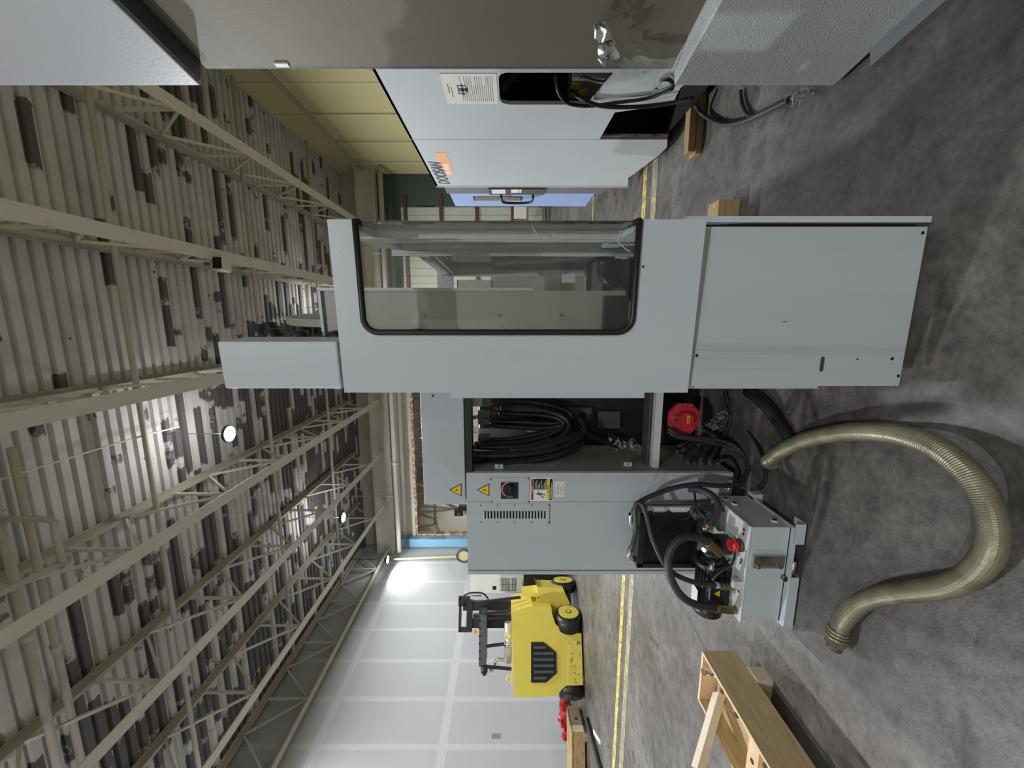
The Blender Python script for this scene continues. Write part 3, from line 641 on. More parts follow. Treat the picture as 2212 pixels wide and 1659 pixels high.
P('manifold', 'mid_grey', bay, *[(E.at(1035, y, 2.78).x - 0.02, E.at(1035, y, 2.78).x + 0.02, 0.3, 0.36, 1.64, 1.72) for y in (942, 905, 890)])
# red servo motor
q = E.px(1478, 905, 0.16); r = 0.106
oct_ = [(q.x + r * math.cos(D(22.5 + 45 * i)) / math.cos(D(22.5)) * 0.99, q.z + r * math.sin(D(22.5 + 45 * i)) / math.cos(D(22.5)) * 0.99) for i in range(8)]
PRISM('motor_cap', 'red_paint', bay, oct_, 0.16, 0.185); PRISM('motor_body', 'black_paint', bay, [(q.x + (a - q.x) * 0.97, q.z + (c - q.z) * 0.97) for a, c in oct_], 0.185, 0.66)
q2 = E.px(1484, 907, 0.10); r2 = 0.044
PRISM('encoder_cap', 'red_plastic', bay, [(q2.x + r2 * math.cos(D(22.5 + 45 * i)) / math.cos(D(22.5)), q2.z + r2 * math.sin(D(22.5 + 45 * i)) / math.cos(D(22.5))) for i in range(8)], 0.10, 0.16)
P('motor_label', 'sign_yellow', bay, (q2.x - 0.026, q2.x + 0.026, 0.098, 0.10, q2.z - 0.016, q2.z + 0.0))
for k in range(3): P('motor_label_print', 'sign_black', bay, (q2.x - 0.02 + k * 0.014, q2.x - 0.012 + k * 0.014, 0.097, 0.0985, q2.z - 0.011, q2.z - 0.004))
for i in range(8):
    a = D(45 * i); CYL('cap_screw', 'black_paint', bay, (q.x + 0.094 * math.cos(a + D(12)), 0.156, q.z + 0.094 * math.sin(a + D(12))), (q.x + 0.094 * math.cos(a + D(12)), 0.162, q.z + 0.094 * math.sin(a + D(12))), 0.005, seg=8)
for dz, dx in ((0.03, 0.05), (0.03, 0.0)): CYL('cap_plug', 'steel', bay, (q.x + dx * 0.6 - 0.01, 0.13, q.z + dz + 0.02), (q.x + dx * 0.6 - 0.01, 0.165, q.z + dz + 0.02), 0.012, seg=10)
# cable fan into the cabinet side
ends = [(1462, 978, 0.014), (1471, 988, 0.016), (1486, 1005, 0.013), (1499, 1005, 0.008), (1514, 1004, 0.019), (1533, 1004, 0.013), (1550, 1004, 0.012)]
mids = [[(1466, 964, 2.66), (1485, 955, 2.68), (1510, 948, 2.72)], [(1476, 972, 2.62), (1492, 962, 2.66), (1515, 950, 2.72)], [(1490, 988, 2.58), (1505, 970, 2.62), (1530, 955, 2.68)],
        [(1502, 992, 2.58), (1512, 975, 2.62), (1535, 955, 2.68)], [(1516, 988, 2.58), (1524, 972, 2.62), (1545, 952, 2.68)], [(1537, 988, 2.58), (1546, 972, 2.62), (1556, 950, 2.68)], [(1556, 995, 2.52), (1572, 994, 2.5), (1588, 1008, 2.48), (1592, 1024, 2.44), (1585, 1036, 2.42)]]
for (xx, yy, r), md in zip(ends, mids):
    q = E.pxx(xx, yy, 0.0); q.x = 0.004
    TUBE('cable', 'hose_rubber', bay, [q, Vector((0.03, q.y, q.z + 0.004))] + [E.at(*p) for p in md], r, 8)
    CYL('cable_gland', 'dark_grey', bay, (0.002, q.y, q.z), (0.03, q.y, q.z), r * 1.45, seg=8)
for off, r in ((0, 0.015), (7, 0.012)):
    hose([(1443, 925 + off, 2.52), (1455, 934 + off, 2.5), (1470, 942 + off * 0.6, 2.5), (1500, 946 + off * 0.4, 2.5), (1530, 948 + off, 2.5), (1560, 953 + off * 1.2, 2.5), (1590, 966 + off, 2.48), (1608, 986 + off * 0.6, 2.44), (1616, 1008, 2.4), (1608, 1030, 2.36), (1590, 1046, 2.32)], r, 'hose_rubber', name='cable')
for k in range(4):
    hose([(1566 + k * 7, 846, 2.64), (1573 + k * 7, 870, 2.62), (1578 + k * 7, 900, 2.6), (1570 + k * 6, 930, 2.62), (1552 + k * 6, 950, 2.66)], 0.012, name='cable')
hose([(1618, 845, 2.35), (1650, 870, 2.2), (1680, 905, 2.12), (1700, 935, 2.06), (1712, 960, 2.03)], 0.038, name='floor_hose')
for off in (0, 12): hose([(1618 + off, 930, 2.42), (1640 + off, 965, 2.3), (1652 + off, 1000, 2.24), (1655 + off, 1030, 2.24), (1640 + off, 1055, 2.27)], 0.012, name='cable')
# crumpled clear wrap on the cables
def crumple(name, fr, pts, m, parent, size=0.03, n=60, **kw):
    bb = bm_(); rnd = random.Random(hash(name) % 99 + len(pts))
    for i in range(n):
        p = fr.at(*pts[rnd.randrange(len(pts))]); 
        c = p + Vector([rnd.gauss(0, size) for _ in range(3)])
        vs = [bb.verts.new(c + Vector([rnd.gauss(0, size * 0.55) for _ in range(3)])) for _ in range(4)]
        bb.faces.new(vs[:3]); bb.faces.new((vs[0], vs[2], vs[3]))
    return obj(name, bb, m, parent, **kw)
crumple('clear_wrap', E, [(1530, 918, 2.56), (1545, 922, 2.56), (1556, 905, 2.56), (1560, 895, 2.56)], 'plastic_film', bay, 0.018, 50, kind='stuff')
crumple('clear_wrap', E, [(1330, 958, 2.7), (1350, 962, 2.7), (1368, 962, 2.7)], 'plastic_film', bay, 0.022, 50, kind='stuff')

# ------------------------------------------------------------------ electrical cabinet
ec = thing('electrical_cabinet', 'grey electrical cabinet with a black rotary switch and vent louvers', 'cabinet', E)
cl = E.px(1100, 1240).x; ct = 1.775; cb = 0.07; cd = 0.54
seam = E.px(1200, 1084).x
P('cabinet_body', 'machine_paint', ec, (cl, 0, 0.012, cd, cb, ct), bev=0.003); P('cabinet_foot', 'black_paint', ec, (cl + 0.03, cl + 0.1, 0.05, 0.12, 0, cb), (-0.1, -0.03, 0.05, 0.12, 0, cb), (cl + 0.03, cl + 0.1, cd - 0.1, cd - 0.03, 0, cb), (-0.1, -0.03, cd - 0.1, cd - 0.03, 0, cb))
P('side_lining', 'olive_paint', ec, (-0.002, 0.003, 0.02, cd - 0.01, cb + 0.02, ct - 0.01))
P('front_strip', 'machine_paint', ec, (seam + 0.0015, 0, 0, 0.012, cb, ct)); edge = E.px(1200, 1232).x
P('cabinet_door', 'machine_paint', ec, (edge + 0.003, seam - 0.0015, 0, 0.012, cb, ct)); P('hinge_strip', 'machine_paint', ec, (cl, edge - 0.003, -0.004, 0.012, cb, ct))
ux = E.px(960, 1088).x; ur = E.px(960, 820).x
b = bm_(); box(b, ux, ur, -0.012, 0.34, ct + 0.006, E.px(913, 1000, -0.012).z, bev=0.004); obj('upper_box', b, 'machine_paint', ec)
P('box_underside', 'black_paint', ec, (0.0, ur, 0.0, 0.10, ct - 0.04, ct + 0.005))
q = E.px(935, 855, -0.012); CYL('box_screw', 'dark_grey', ec, (q.x, -0.016, q.z), (q.x, -0.01, q.z), 0.008, seg=10)
# vent panel
v0 = E.px(1036, 1131); v1 = E.px(1187, 1088)
vp = P('vent_panel', 'machine_paint', ec, (v0.x, v1.x, -0.003, 0.0, v1.z, v0.z)); P('painted_shadow_line', 'dark_grey', vp, (v0.x, v1.x, -0.0025, -0.0005, v1.z - 0.004, v1.z))  # dark strip painted as the shadow line under the panel edge
for k in range(20):
    xx = 1047 + k * 6.75; a = E.px(xx, 1120); c = E.px(xx + 3.4, 1103)
    bb = bm_(); prism(bb, [(-0.003, a.z + 0.008), (-0.013, a.z + 0.001), (-0.003, a.z + 0.001)], a.x, c.x, 'x'); obj('louver', bb, 'machine_paint', vp)
    P('louver_slot', 'void_black', vp, (a.x + 0.002, c.x - 0.002, -0.0038, -0.003, a.z - 0.009, a.z + 0.0005))
for k in range(5):
    for yy in (1091, 1128):
        q = E.px(1039 + k * 36.5, yy); CYL('screw', 'sign_black', vp, (q.x, -0.005, q.z), (q.x, -0.002, q.z), 0.0045, seg=8)
# rotary switch
s0 = E.px(1058, 1086); s1 = E.px(1143, 1032); sp_ = P('switch_plate', 'machine_paint', ec, (s0.x, s1.x, -0.004, 0, s1.z, s0.z))
for xx, yy in ((1060, 1035), (1141, 1033), (1062, 1083), (1141, 1083)):
    q = E.px(xx, yy); CYL('screw', 'sign_black', sp_, (q.x, -0.006, q.z), (q.x, -0.003, q.z), 0.005, seg=8)
k0 = E.px(1082, 1076); k1 = E.px(1119, 1041); P('switch_base', 'black_paint', sp_, (k0.x, k1.x, -0.012, -0.004, k1.z, k0.z), bev=0.002)
kc = E.px(1101, 1059, -0.02); kr = (k1.x - k0.x) / 2
def ringseg(name, m, a0, a1, r0, r1, y0, y1):
    pts = arc(kc.x, kc.z, r1, a0, a1, 12) + arc(kc.x, kc.z, r0, a1, a0, 12); PRISM(name, m, sp_, pts, y0, y1)
ringseg('off_mark', 'sign_pink', 0, 105, kr * 0.80, kr * 0.97, -0.0132, -0.012); ringseg('on_mark', 'sign_green', 160, 200, kr * 0.80, kr * 0.97, -0.0132, -0.012)
ringseg('off_mark', 'sign_pink', 20, 150, kr * 0.82, kr * 0.97, -0.0134, -0.012)
CYL('knob_disc', 'sign_black', sp_, (kc.x, -0.012, kc.z), (kc.x, -0.022, kc.z), kr * 0.74, kr * 0.66, seg=28)
PRISM('knob_handle', 'black_rubber', sp_, rect2(kc.x - 0.052 * 0.75, kc.x + 0.036, kc.z - 0.0105, kc.z + 0.0105, 0.009), -0.046, -0.022)
CYL('knob_dot', 'sign_white', sp_, (kc.x - 0.034, -0.0475, kc.z), (kc.x - 0.034, -0.045, kc.z), 0.003, seg=8)
# warning triangles
def tri_sign(parent, fr, xt, yc, x1, hw, yl):
    t0 = fr.px(xt, yc, yl); bl = fr.px(x1, yc + hw, yl); br = fr.px(x1, yc - hw, yl); c = Vector(((t0.x + bl.x + br.x) / 3, 0, (t0.z + bl.z + br.z) / 3))
    def sc(k): return [((p.x - c.x) * k + c.x, (p.z - c.z) * k + c.z) for p in (t0, bl, br)]
    s = PRISM('warning_sign', 'sign_black', parent, sc(1.0), yl - 0.0015, yl); PRISM('sign_face', 'sign_yellow', s, sc(0.82), yl - 0.0025, yl - 0.0012)
    h = t0.z - bl.z; z = c.z
    bolt = [(0.10, 0.40), (-0.16, 0.02), (-0.02, 0.04), (-0.10, -0.26), (0.14, 0.08), (0.02, 0.08)]
    PRISM('lightning_bolt', 'sign_black', s, [(c.x + a * h * 0.62, z + b_ * h * 0.62) for a, b_ in bolt], yl - 0.0032, yl - 0.0022); return s
tri_sign(ec, E, 970, 1058, 997, 14, -0.012); tri_sign(ec, E, 1030, 1058, 1057, 14, 0.0)
# danger / caution label
l0 = E.px(1146, 1082); l1 = E.px(1196, 1032); lb_ = P('danger_label', 'sign_white', ec, (l0.x, l1.x, -0.0015, 0, l1.z, l0.z)); LW = l1.x - l0.x; LH = l0.z - l1.z
def lbx(name, m, x0, x1, z0, z1, yl=-0.0022): return P(name, m, lb_, (l0.x + x0 * LW, l0.x + x1 * LW, yl, -0.0014, l1.z + z0 * LH, l1.z + z1 * LH))
lbx('danger_band', 'sign_red', 0.04, 0.96, 0.88, 0.97); lbx('text_field', 'sign_black', 0.50, 0.96, 0.30, 0.865); lbx('caution_band', 'sign_yellow', 0.04, 0.96, 0.175, 0.285); lbx('text_field', 'sign_black', 0.04, 0.96, 0.04, 0.165)
for k in range(8): lbx('print_line', 'sign_white', 0.52, 0.90 - 0.1 * (k % 3), 0.335 + k * 0.065, 0.352 + k * 0.065, -0.0026)
for k in range(2): lbx('print_line', 'sign_white', 0.10, 0.8 - 0.2 * k, 0.075 + k * 0.045, 0.09 + k * 0.045, -0.0026)
text('danger_text', 'DANGER', LH * 0.075, 'sign_white', lb_, (l0.x + LW * 0.5, -0.0025, l1.z + LH * 0.925)); text('caution_text', 'CAUTION', LH * 0.085, 'sign_black', lb_, (l0.x + LW * 0.52, -0.0025, l1.z + LH * 0.23))
for pts in ([(0.28, 0.72), (0.26, 0.60), (0.34, 0.58), (0.36, 0.70)], [(0.28, 0.60), (0.10, 0.44), (0.13, 0.42), (0.32, 0.57)], [(0.32, 0.58), (0.24, 0.36), (0.28, 0.36), (0.36, 0.57)], [(0.30, 0.78), (0.27, 0.75), (0.30, 0.73), (0.33, 0.75)], [(0.34, 0.66), (0.48, 0.62), (0.48, 0.64), (0.35, 0.69)]):
    PRISM('shock_figure', 'dark_grey', lb_, [(l0.x + a * LW, l1.z + c * LH) for a, c in pts], -0.0024, -0.0014)
n0 = E.px(1198, 1073); n1 = E.px(1220, 1040); np_ = P('data_plate', 'sign_white', ec, (n0.x, n1.x, -0.0012, 0, n1.z, n0.z))
for k in range(6): P('print_line', 'print_grey', np_, (n0.x + 0.012, n1.x - 0.012 - 0.01 * (k % 3), -0.0018, -0.001, n1.z + 0.008 + k * 0.0095, n1.z + 0.0105 + k * 0.0095))
# tabs on the cabinet side, eye bracket on top
for xx, yy in ((1078, 1013), (1356, 1008)):
    q = E.pxx(xx, yy, 0.0); P('side_tab', 'pale_paint', ec, (0.0, 0.03, q.y, q.y + 0.003, q.z - 0.027, q.z + 0.027)); CYL('tab_hole', 'sign_black', ec, (0.018, q.y - 0.001, q.z), (0.018, q.y + 0.002, q.z), 0.006, seg=8)
q = E.px(997, 1100, 0.1); P('top_bracket', 'black_paint', ec, (q.x - 0.01, q.x + 0.02, 0.1, 0.13, ct, q.z + 0.02), (q.x - 0.05, q.x - 0.01, 0.1, 0.14, q.z - 0.01, q.z + 0.05)); CYL('bracket_bolt', 'brass_steel', ec, (q.x - 0.03, 0.09, q.z + 0.02), (q.x - 0.03, 0.1, q.z + 0.02), 0.009, seg=8)

# ================================================================== OIL COOLER on the cabinet front
oc = thing('oil_cooler', 'black finned oil cooler in front of the grey cabinet', 'cooler', E)
CYo = -0.16
a = E.px(1378, 1225, CYo); c = E.px(1512, 1110, CYo)
P('core', 'black_paint', oc, (a.x, c.x, CYo + 0.02, CYo + 0.10, c.z, a.z), bev=0.004)
P('frame', 'black_paint', oc, (a.x - 0.006, a.x + 0.02, CYo, CYo + 0.11, c.z, a.z + 0.005), (c.x - 0.012, c.x + 0.006, CYo, CYo + 0.11, c.z, a.z + 0.005), (a.x, c.x, CYo, CYo + 0.11, a.z - 0.03, a.z + 0.006), (a.x, c.x, CYo, CYo + 0.11, c.z, c.z + 0.02))
fin = None
for k in range(26):
    zz = c.z + 0.03 + k * (a.z - c.z - 0.07) / 26
    if fin is None:
        bb = bm_(); box(bb, a.x + 0.02, c.x - 0.012, CYo + 0.012, CYo + 0.02, 0, 0.004); fin = obj('fin', bb, 'black_paint', oc); fin.location = (0, 0, zz)
    else: inst(fin, oc, (0, 0, zz))
w0 = E.px(1402, 1111, CYo); w1 = E.px(1500, 1098, CYo)
P('mount_bracket', 'pale_paint', oc, (w0.x, w1.x, CYo + 0.01, CYo + 0.03, w1.z, w0.z)); P('mount_bracket', 'machine_paint', oc, (a.x, a.x + 0.05, CYo + 0.1, -0.006, c.z + 0.05, c.z + 0.1))
for xx in (1405, 1445, 1490):
    q = E.px(xx, 1110, CYo); CYL('mount_tab', 'black_paint', oc, (q.x, CYo - 0.002, q.z), (q.x, CYo + 0.012, q.z), 0.016, seg=10)
P('support_leg', 'black_paint', oc, (a.x + 0.03, a.x + 0.07, CYo + 0.04, CYo + 0.07, 0, c.z + 0.01), (c.x - 0.07, c.x - 0.03, CYo + 0.04, CYo + 0.07, 0, c.z + 0.01))
for xx, yy in ((1372, 1140), (1372, 1207)):
    q = E.px(xx, yy, CYo + 0.05); CYL('port', 'black_paint', oc, (q.x, CYo + 0.05, a.z), (q.x, CYo + 0.05, q.z + 0.02), 0.016, seg=10)

# ================================================================== HYDRAULIC POWER UNIT
hp0 = cam(-0.735, 1.97, 0); H = Frame(hp0, D(0.0))
hu = thing('hydraulic_power_unit', 'grey hydraulic tank with black motor and red cap on the floor', 'power unit', H)
fL = H.px(1650, 1341).x; zt = 0.256; zb = 0.055; dp = 0.36
b = bm_(); box(b, fL, 0, 0, dp, zb, zt, bev=0.004); obj('tank', b, 'machine_paint', hu)
b = bm_(); box(b, fL - 0.006, 0.006, -0.006, dp + 0.01, zt + 0.001, zt + 0.013, bev=0.003); obj('lid', b, 'pale_paint', hu)
P('base_flange', 'machine_paint', hu, (fL - 0.012, 0.008, -0.03, dp, zb - 0.012, zb)); P('base_gap', 'sign_black', hu, (fL, 0, -0.002, 0.0, zb, zb + 0.004))
P('foot', 'machine_paint', hu, (-0.075, 0.035, -0.035, -0.028, 0.0, zb), (-0.075, 0.035, -0.035, 0.05, 0.0, 0.005)); P('foot', 'machine_paint', hu, (fL, fL + 0.28, -0.035, -0.03, 0.0, zb), (fL, fL + 0.28, -0.035, 0.05, 0, 0.005))
P('foot', 'machine_paint', hu, (-0.06, 0.03, dp - 0.05, dp, 0.0, zb)); P('foot', 'machine_paint', hu, (fL, fL + 0.1, dp - 0.05, dp, 0.0, zb))
bb = bm_(); prism(bb, [(fL - 0.03, 0.0), (fL, 0.0), (fL, zb)], -0.03, 0.02); obj('gusset', bb, 'machine_paint', hu)
# side gauge, plugs, drain
g0 = H.px(1622, 1222); g1 = H.px(1690, 1196)
P('level_gauge', 'chrome', hu, (g0.x, g1.x, -0.022, -0.002, g1.z, g0.z)); P('gauge_glass', 'glass_dark', hu, (g0.x + 0.006, g0.x + 0.018, -0.026, -0.022, g1.z + 0.02, g0.z - 0.012))
for zz in (g0.z - 0.02, g1.z + 0.025): CYL('gauge_bolt', 'brass_steel', hu, (g0.x + 0.012, -0.036, zz), (g0.x + 0.012, -0.022, zz), 0.008, seg=8)
P('gauge_plate', 'machine_paint', hu, (g0.x + 0.008, g1.x + 0.018, -0.003, 0, g1.z - 0.0, g0.z + 0.0))
q = H.px(1692, 1246); CYL('drain_port', 'steel', hu, (q.x, -0.02, q.z), (q.x, 0, q.z), 0.016, seg=14); CYL('drain_bore', 'sign_black', hu, (q.x, -0.022, q.z), (q.x, -0.019, q.z), 0.010, seg=12)
q = H.px(1735, 1238, -0.02); CYL('drain_cock', 'chrome', hu, (q.x, -0.02, 0.035), (q.x + 0.07, -0.02, 0.03), 0.016, 0.012, seg=10); CYL('drain_cock', 'black_paint', hu, (q.x - 0.06, 0.0, 0.036), (q.x, -0.02, 0.035), 0.014, seg=10)
for (yy, zz) in ((0.06, 0.10), (0.25, 0.2), (0.31, 0.22)):
    CYL('side_plug', 'pale_paint', hu, (0, yy, zz), (0.01, yy, zz), 0.018, seg=14); CYL('plug_bore', 'sign_black', hu, (0.0105, yy, zz), (0.012, yy, zz), 0.011, seg=12)
# red filler cap
q = H.px(1590, 1178, 0.05); CYL('filler_neck', 'dark_grey', hu, (q.x, 0.05, zt + 0.012), (q.x, 0.05, zt + 0.03), 0.034, seg=20); CYL('filler_cap', 'red_plastic', hu, (q.x, 0.05, zt + 0.03), (q.x, 0.05, zt + 0.072), 0.030, 0.028, seg=20)
# motor lying along the tank, pump at its right end
mr = 0.066; mzc = zt + 0.10; myc = 0.16; m0 = H.px(1530, 1300, myc).x; m1 = H.px(1530, 1208, myc).x
CYL('motor', 'black_paint', hu, (m0, myc, mzc), (m1, myc, mzc), mr, seg=24)
for k in range(22):
    an = 2 * math.pi * k / 22; bb = bm_(); c_, s_ = math.cos(an), math.sin(an)
    bar(bb, (m0 + 0.01, myc + (mr + 0.005) * c_, mzc + (mr + 0.005) * s_), (m1 - 0.045, myc + (mr + 0.005) * c_, mzc + (mr + 0.005) * s_), 0.004, 0.012); obj('cooling_fin', bb, 'black_paint', hu)
CYL('motor_bell', 'black_paint', hu, (m1 - 0.035, myc, mzc), (m1, myc, mzc), mr + 0.012, seg=24); CYL('motor_bell', 'black_paint', hu, (m1, myc, mzc), (m1 + 0.02, myc, mzc), mr + 0.004, mr - 0.02, seg=24)
CYL('fan_cover', 'black_paint', hu, (m0 - 0.05, myc, mzc), (m0, myc, mzc), mr + 0.012, seg=24)
P('motor_base', 'black_paint', hu, (m0 + 0.01, m1 - 0.01, myc - 0.06, myc + 0.06, zt + 0.012, mzc - mr + 0.01))
P('nameplate', 'sign_white', hu, (m0 + 0.0, m0 + 0.10, myc - 0.035, myc + 0.03, mzc + mr + 0.012, mzc + mr + 0.014))
tb0 = H.px(1532, 1299, myc - 0.10); tb1 = H.px(1567, 1266, myc - 0.10); tx = P('terminal_box', 'black_paint', hu, (tb0.x, tb1.x, myc - 0.10, myc - 0.03, tb1.z, tb0.z), bev=0.003)
tri_sign(tx, H, 1540, 1282, 1555, 8, myc - 0.101)
CYL('coupling', 'dark_grey', hu, (m1 + 0.02, myc, mzc), (m1 + 0.05, myc, mzc), 0.04, seg=18); CYL('pump', 'black_paint', hu, (m1 + 0.05, myc, mzc - 0.01), (m1 + 0.12, myc, mzc - 0.01), 0.055, seg=18)
P('pump_block', 'black_paint', hu, (m1 + 0.06, m1 + 0.13, myc - 0.05, myc + 0.05, zt + 0.012, mzc - 0.02), (m1 + 0.1, m1 + 0.15, myc - 0.03, myc + 0.03, mzc, mzc + 0.06), bev=0.004)
CYL('pump_port', 'chrome', hu, (m1 + 0.09, myc - 0.03, mzc + 0.04), (m1 + 0.09, myc - 0.05, mzc + 0.075), 0.014, seg=10); CYL('pump_port', 'chrome', hu, (m1 + 0.03, myc - 0.05, mzc + 0.02), (m1 - 0.01, myc - 0.09, mzc + 0.05), 0.014, seg=10)
P('valve_stack', 'dark_grey', hu, (-0.12, -0.04, 0.24, 0.34, zt + 0.012, zt + 0.10), (-0.10, -0.06, 0.25, 0.33, zt + 0.10, zt + 0.16)); P('valve_block', 'steel', hu, (-0.14, -0.02, 0.20, 0.26, zt + 0.012, zt + 0.05))
for (xx, yy) in ((-0.03, 0.03), (-0.055, 0.03), (-0.03, 0.33), (fL + 0.03, 0.03), (-0.2, 0.025), (fL + 0.16, 0.02), (-0.16, 0.2), (-0.22, 0.03)):
    CYL('lid_bolt', 'chrome', hu, (xx, yy, zt + 0.012), (xx, yy, zt + 0.020), 0.008, seg=6)
P('lid_bracket', 'pale_paint', hu, (fL + 0.19, fL + 0.23, 0.002, 0.03, zt + 0.013, zt + 0.06))
def hh(name, m, pts, r, seg=10): return TUBE(name, m, hu, [H.at(*p) for p in pts], r, seg)
# thick return hose looping at the left, brass ends into the lid
hh('hose', 'hose_rubber', [(1528, 1172, 2.02), (1500, 1160, 2.0), (1472, 1163, 1.98), (1450, 1185, 1.97), (1443, 1215, 1.97), (1450, 1250, 1.98), (1470, 1285, 2.0), (1500, 1305, 2.03), (1545, 1314, 2.06), (1560, 1315, 2.07)], 0.020, 12)
hh('hose_end', 'brass_steel', [(1545, 1314, 2.06), (1575, 1317, 2.08), (1590, 1318, 2.09)], 0.022); hh('hose_end', 'brass_steel', [(1527, 1171, 2.02), (1545, 1186, 2.04), (1556, 1197, 2.05)], 0.022)
hh('hose', 'hose_rubber', [(1362, 1190, 2.18), (1367, 1176, 2.16), (1373, 1150, 2.15), (1373, 1115, 2.13), (1372, 1097, 2.12), (1378, 1086, 2.11), (1389, 1093, 2.1), (1398, 1120, 2.09), (1408, 1160, 2.06), (1425, 1200, 2.04), (1440, 1224, 2.03), (1462, 1243, 2.03), (1500, 1258, 2.04), (1540, 1264, 2.06), (1565, 1267, 2.08)], 0.013)
hh('hose_end', 'brass_steel', [(1556, 1266, 2.07), (1580, 1268, 2.09), (1594, 1269, 2.1)], 0.018); hh('hose_clip', 'blue_paint', [(1546, 1264, 2.06), (1553, 1265, 2.065)], 0.0165)
hh('hose', 'hose_rubber', [(1600, 1045, 2.32), (1560, 1050, 2.28), (1510, 1046, 2.24), (1460, 1053, 2.2), (1415, 1068, 2.17), (1385, 1083, 2.15), (1370, 1100, 2.16), (1366, 1118, 2.18)], 0.014)
for pts in ([(1364, 1110, 2.18), (1364, 1128, 2.2), (1366, 1140, 2.24)], [(1362, 1182, 2.18), (1360, 1200, 2.19), (1364, 1206, 2.22)]): hh('hose_end', 'chrome', pts, 0.016)
hh('hose', 'hose_rubber', [(1486, 1056, 2.26), (1510, 1058, 2.24), (1535, 1068, 2.2), (1549, 1085, 2.16), (1550, 1105, 2.14), (1540, 1122, 2.13), (1528, 1135, 2.13)], 0.020); hh('hose_end', 'brass_steel', [(1534, 1128, 2.13), (1522, 1145, 2.13)], 0.020)
hh('motor_lead', 'hose_rubber', [(1570, 1155, 2.1), (1583, 1175, 2.06), (1587, 1200, 2.02), (1578, 1222, 2.0), (1560, 1233, 2.0), (1545, 1245, 2.01), (1540, 1254, 2.02)], 0.006, 8)
hh('wire', 'black_rubber', [(1500, 1062, 2.3), (1502, 1080, 2.26), (1504, 1095, 2.24), (1520, 1115, 2.2), (1535, 1130, 2.18)], 0.006, 6); hh('wire', 'black_rubber', [(1502, 1095, 2.24), (1490, 1115, 2.26), (1470, 1122, 2.28), (1430, 1112, 2.28), (1395, 1108, 2.28)], 0.003, 6)
hh('cable_clamp', 'chrome', [(1568, 1046, 2.30), (1574, 1052, 2.30), (1572, 1060, 2.30)], 0.008, 8)

# ================================================================== BRASS-COLOURED CONDUIT ON THE FLOOR
ctl = [(1664, 992, 0.10), (1690, 972, 0.08), (1740, 950, 0.07), (1800, 937, 0.07), (1870, 932, 0.075), (1950, 940, 0.085), (2025, 968, 0.09), (2090, 1020, 0.085), (2130, 1080, 0.075), (2146, 1140, 0.06), (2136, 1195, 0.05), (2100, 1238, 0.039), (2050, 1265, 0.039), (1980, 1276, 0.039), (1905, 1286, 0.039), (1855, 1305, 0.039), (1822, 1340, 0.039), (1810, 1372, 0.045)]
pts = [flo(x, y, z) for x, y, z in ctl]
cf = Frame((pts[8].x, pts[8].y, 0)); hs = thing('flexible_conduit', 'brass-coloured corrugated metal hose curling over the floor', 'hose', cf)
Q = resample([cf.loc(p) for p in pts], 0.0034)
b = bm_(); tube(b, Q, 0.036, 24, smooth=False, rad=lambda i, n: 0.0350 + (0.0017 if i % 2 else 0.0))
for f in b.faces: f.smooth = False
obj('hose_body', b, 'conduit_metal', hs)
dr = (Q[-1] - Q[-6]).normalized()
for k, (l0_, l1_, r) in enumerate(((0.0, 0.012, 0.041), (0.016, 0.028, 0.041), (0.032, 0.046, 0.042))): CYL('end_ring', 'conduit_metal', hs, Q[-1] + dr * l0_ - dr * 0.03, Q[-1] + dr * l1_ - dr * 0.03, r, seg=18)
CYL('end_nut', 'brass_steel', hs, Q[-1] + dr * 0.02, Q[-1] + dr * 0.045, 0.040, seg=6); CYL('end_nut', 'dark_grey', hs, Q[-1] + dr * 0.045, Q[-1] + dr * 0.07, 0.030, seg=12)
d0 = (Q[0] - Q[5]).normalized(); b = bm_(); tube(b, [Q[0] - d0 * 0.01, Q[0] + d0 * 0.015, Q[0] + d0 * 0.03 - UP * 0.012, Q[0] + d0 * 0.035 - UP * 0.045], 0.035, 14); obj('end_cap', b, 'conduit_metal', hs)

# ================================================================== PLYWOOD CRATE (bottom edge of the picture)
ca = cam(-1.66, 2.39, 0); K = Frame((ca.x, ca.y, 0), 0.0)
cr = thing('plywood_crate', 'open plywood crate of loose clamps on timber feet', 'crate', K)
cw, cln, c0z, c1z = 0.35, 1.5, 0.09, 0.30
P('side_board', 'wood_ply', cr, (-0.018, 0, -cln, 0, c0z, c1z)); P('side_board', 'wood_ply', cr, (-cw, -cw + 0.018, -cln, 0, c0z, c1z))
P('end_board', 'wood_ply_end', cr, (-cw + 0.018, -0.018, -0.018, 0, c0z, c1z)); P('end_board', 'wood_ply_end', cr, (-cw + 0.018, -0.018, -cln, -cln + 0.018, c0z, c1z))
P('bottom_board', 'wood_ply', cr, (-cw + 0.018, -0.018, -cln + 0.018, -0.018, c0z + 0.095, c0z + 0.11)); P('divider', 'wood_ply_end', cr, (-cw + 0.018, -0.018, -0.50, -0.42, c0z + 0.11, c0z + 0.165)); P('divider', 'wood_ply_end', cr, (-cw + 0.018, -0.018, -1.0, -0.92, c0z + 0.11, c0z + 0.165))
for yy in (-0.12, -0.8, -1.4): P('timber_foot', 'wood_pale', cr, (-cw - 0.0, 0.01, yy - 0.09, yy, 0, c0z))
CYL('divider_hole', 'sign_black', cr, (-0.2, -0.46, c0z + 0.165), (-0.2, -0.46, c0z + 0.1665), 0.014, seg=12)
